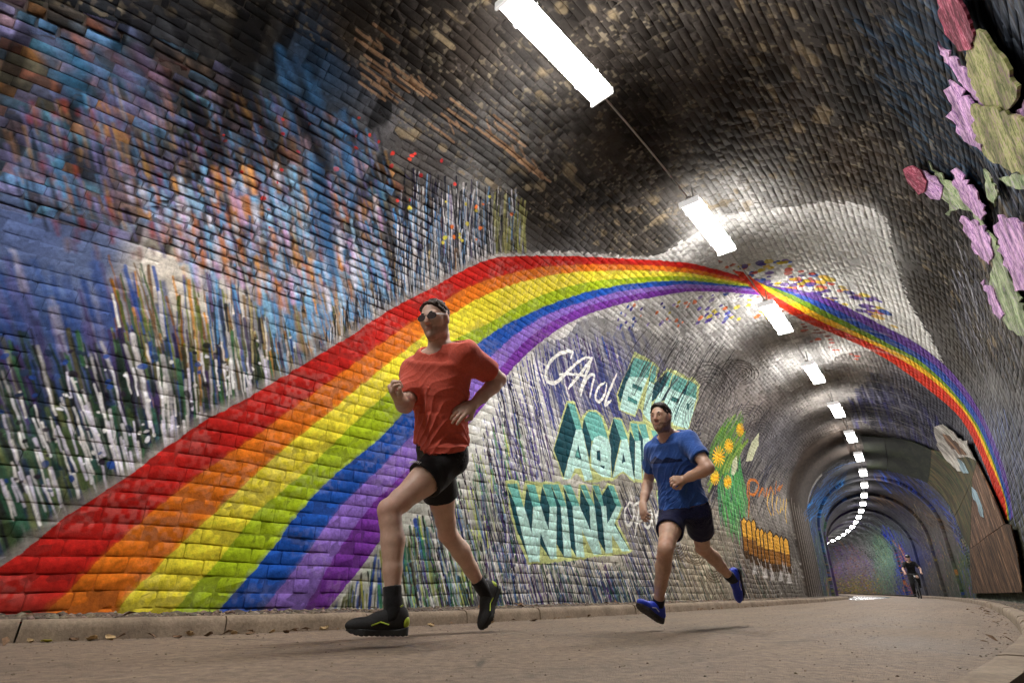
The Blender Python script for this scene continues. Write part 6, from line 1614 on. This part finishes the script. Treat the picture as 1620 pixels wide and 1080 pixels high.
# ------------------------------------------------------------------ pale word-marks printed near the hems of the shorts (abstract strokes, too small to read)
def hem_mark(J, hip, knee, px, w_, h_, mat, root, shorts_name, letters):
    """short raised strokes facing the viewer, laid just proud of the cloth"""
    a = J[hip]; K_ = J[knee]; r = unit(ray(np.array([px[0]]), np.array([px[1]]))[0])
    ax = unit(K_ - a); o = CPOS - a; rp = r - ax * (r @ ax); op = o - ax * (o @ ax); R_ = .112 * J['_k']
    A_ = rp @ rp; B_ = rp @ op; C_ = op @ op - R_ * R_; d_ = max(B_ * B_ - A_ * C_, 0); p = CPOS + r * ((-B_ - math.sqrt(d_)) / A_)
    nr = unit(p - a - ax * ((p - a) @ ax)); tn = unit(np.cross(nr, ax)); tn = tn if tn @ CX > 0 else -tn
    mb = MB()
    for i in range(letters):
        x0 = (i / letters - .5) * w_; c = p + tn * x0 + nr * (.004 + math.sqrt(max(R_ * R_ - x0 * x0, 0)) - R_)
        mb.tube(np.array([c - ax * h_ * .5, c + ax * h_ * .5 + tn * h_ * .25]), h_ * .14, 5)
        if i % 2: mb.tube(np.array([c - ax * h_ * .4, c - ax * h_ * .4 + tn * w_ / letters * .6]), h_ * .12, 5)
    o_ = link('print', mb.mesh('print', True), root, mat); o_.matrix_parent_inverse = Matrix.Translation(-Vector(root.location)); tag(o_, kind='stuff'); return o_
M_PRINT = simple('pale_print', (.6, .6, .6), .7, .05, 20, 0)
hem_mark(J1, 'hipL', 'knL', (657, 731), .085, .016, M_PRINT, r1, 'shorts', 8)

# ------------------------------------------------------------------ the cyclist, far down the path
def bicycle(root_loc, f, lean, mats):
    up = unit(np.array([0, 0, 1.]) + np.cross(f, [0, 0, 1.]) * lean); l = unit(np.cross(up, f)); root = tag(empty('bicycle', tuple(root_loc)), 'dark bicycle seen head-on, ridden by the cyclist in black', 'bicycle')
    W = lambda x, y, z: np.asarray(root_loc) + f * x + l * y + up * z
    off = Matrix.Translation(-Vector(root.location))
    def prt(n, me, m, par=None):
        o = link(n, me, par or root, m)
        if par is None: o.matrix_parent_inverse = off
        return o
    def ring(c, r, rad, n=40, m=8):
        a = np.linspace(0, 2 * math.pi, n, endpoint=False); b = np.linspace(0, 2 * math.pi, m, endpoint=False); V = []
        for t in a:
            for q in b:
                rr = r + rad * math.cos(q); V.append(W(c[0] + rr * math.cos(t), rad * math.sin(q), c[2] + rr * math.sin(t)))
        F = [[i * m + j, ((i + 1) % n) * m + j, ((i + 1) % n) * m + (j + 1) % m, i * m + (j + 1) % m] for i in range(n) for j in range(m)]
        return np.array(V), F
    for cx in (.60, -.45):
        V, F = ring((cx, 0, .345), .325, .022); wh = prt('wheel', mesh_np('wheel', V, F, smooth=True), mats['rubber'])
        V, F = ring((cx, 0, .345), .300, .010); prt('rim', mesh_np('rim', V, F, smooth=True), mats['metal'], wh)
        mb = MB()
        for k in range(20):
            a = k * math.pi / 10; mb.tube(np.array([W(cx, .018 * (-1) ** k, .345), W(cx + .295 * math.cos(a), 0, .345 + .295 * math.sin(a))]), .0014, 4)
        tag(prt('spokes', mb.mesh('spokes'), mats['metal'], wh), kind='stuff')
        mb = MB(); mb.tube(np.array([W(cx, -.05, .345), W(cx, .05, .345)]), .022, 10); prt('hub', mb.mesh('hub', True), mats['metal'], wh)
    mb = MB()
    bb, hd_t, hd_b, st = W(.0, 0, .29), W(.44, 0, .86), W(.47, 0, .72), W(-.17, 0, .80)
    for a, b, r in ((hd_t, hd_b, .022), (hd_b, bb, .019), (hd_t, st, .016), (st, bb, .017)): mb.tube(np.array([a, b]), r, 8)
    for y in (-.05, .05):
        mb.tube(np.array([bb, W(-.45, y, .345)]), .010, 6); mb.tube(np.array([st, W(-.45, y, .345)]), .009, 6)
    prt('frame', mb.mesh('frame', True), mats['frame'])
    mb = MB()
    for y in (-.05, .05): mb.tube(np.array([W(.475, y * .6, .70), W(.52, y, .62), W(.60, y, .345)]), .013, 8)
    mb.tube(np.array([W(.475, -.05, .70), W(.475, .05, .70)]), .018, 8); prt('fork', mb.mesh('fork', True), mats['frame'])
    mb = MB(); mb.tube(np.array([W(.44, 0, .86), W(.46, 0, .98), W(.50, 0, .99)]), .016, 8)
    mb.tube(np.array([W(.44, -.32, 1.01), W(.50, -.16, .995), W(.51, 0, .99), W(.50, .16, .995), W(.44, .32, 1.01)]), .013, 8); hb = prt('handlebar', mb.mesh('handlebar', True), mats['frame'])
    for y in (-1, 1):
        mb = MB(); mb.tube(np.array([W(.465, y * .22, 1.004), W(.43, y * .34, 1.012)]), .018, 8); prt('grip', mb.mesh('grip', True), mats['rubber'], hb)
    mb = MB(); mb.tube(np.array([st, W(-.20, 0, .93)]), .014, 8); prt('seat_post', mb.mesh('seat_post', True), mats['metal'])
    b = bmesh.new(); bmesh.ops.create_uvsphere(b, u_segments=14, v_segments=8, radius=1)
    for v in b.verts: p = W(-.20 + .13 * v.co.x, (.075 if v.co.x < 0 else .045) * v.co.y, .945 + .03 * v.co.z); v.co = Vector(p)
    prt('saddle', bm_mesh('saddle', b, True), mats['rubber'])
    for y, s_ in ((.09, 1), (-.09, -1)):
        mb = MB(); mb.tube(np.array([W(0, y, .29), W(.02 * s_, y * 1.15, .29 + .165 * s_)]), .011, 6); cr_ = prt('crank', mb.mesh('crank', True), mats['metal'])
        mb = MB(); mb.box(W(.02 * s_, y * 1.7, .29 + .165 * s_), (.09, .09, .02), np.array([f, l, up]).T); prt('pedal', mb.mesh('pedal'), mats['rubber'], cr_)
    mb = MB(); mb.box(W(.545, 0, .90), (.03, .055, .075), np.array([f, l, up]).T); prt('front_reflector', mb.mesh('front_reflector'), mats['white'])
    return W
cpos = at_px(1456, 940, 31.5); cpos[2] = 0.
cf = unit(np.array([-cpos[0], -cpos[1], 0]) * 1. + np.array([.35 * cpos[1], -.35 * cpos[0], 0]) * .25)
bm_ = dict(rubber=simple('tyre_rubber', (.012, .012, .012), .8, .2, 60, .1), metal=simple('alloy', (.25, .25, .25), .4, .1, 60, 0, Metallic=.7), frame=simple('dark_frame_paint', (.016, .018, .022), .35, .1, 40, 0), white=simple('white_reflector', (.85, .85, .85), .15, .02, 10, 0))
WB = bicycle(tuple(cpos - cf * .60), cf, .03, bm_)
jt_ = dict(pel=WB(-.17, 0, 1.0), neck=WB(.12, 0, 1.50), head=WB(.20, 0, 1.66), hipL=WB(-.15, .09, .98), hipR=WB(-.15, -.09, .98), shoL=WB(.10, .19, 1.44), shoR=WB(.10, -.19, 1.44),
    knL=WB(.22, .13, .86), anL=WB(.0, .14, .545), knR=WB(.16, -.14, .60), anR=WB(-.05, -.14, .215), elL=WB(.24, .33, 1.20), elR=WB(.24, -.33, 1.20), wrL=WB(.40, .30, 1.05), wrR=WB(.40, -.30, 1.05))
blackc = cloth_mat('black_cotton', (.010, .010, .012), 300, .8, .3, .05)
C1 = dict(height=1.76, fwd=tuple(cf), hip_twist=0., sho_twist=0., pelvis=jt_['pel'], neck=None, joints=jt_, face=tuple(cf * 1. + np.array([0, 0, -.12])), beard=.3,
    legL=dict(toe=tuple(cf + np.array([0, 0, -.1])), foot_up=(0, 0, 1.), sock=.05), legR=dict(toe=tuple(cf + np.array([0, 0, -.2])), foot_up=(0, 0, 1.), sock=.05),
    armL=dict(hand_dir=tuple(cf + np.array([0, 0, -.4])), palm_n=(0, 0, -1.), curl=1.0, thumb=1), armR=dict(hand_dir=tuple(cf + np.array([0, 0, -.4])), palm_n=(0, 0, -1.), curl=1.0, thumb=-1),
    res=.009, sleeve=.75, long=True, legwear='trousers', helmet=simple('black_helmet', (.012, .012, .013), .4, .1, 40, 0), folds=.003, hem=-.03,
    skin=R1['skin'], hair=R2['hair'], shirt=blackc, shorts=cloth_mat('charcoal_trousers', (.022, .022, .022), 300, .85, .3, .05), sock=R1['sock'],
    shoes=dict(upper=blk, sole=bm_['rubber'], accent=blk, heel=blk, lace=blk), label='distant cyclist in black top and helmet riding a bicycle towards the viewer')
build_person(C1)
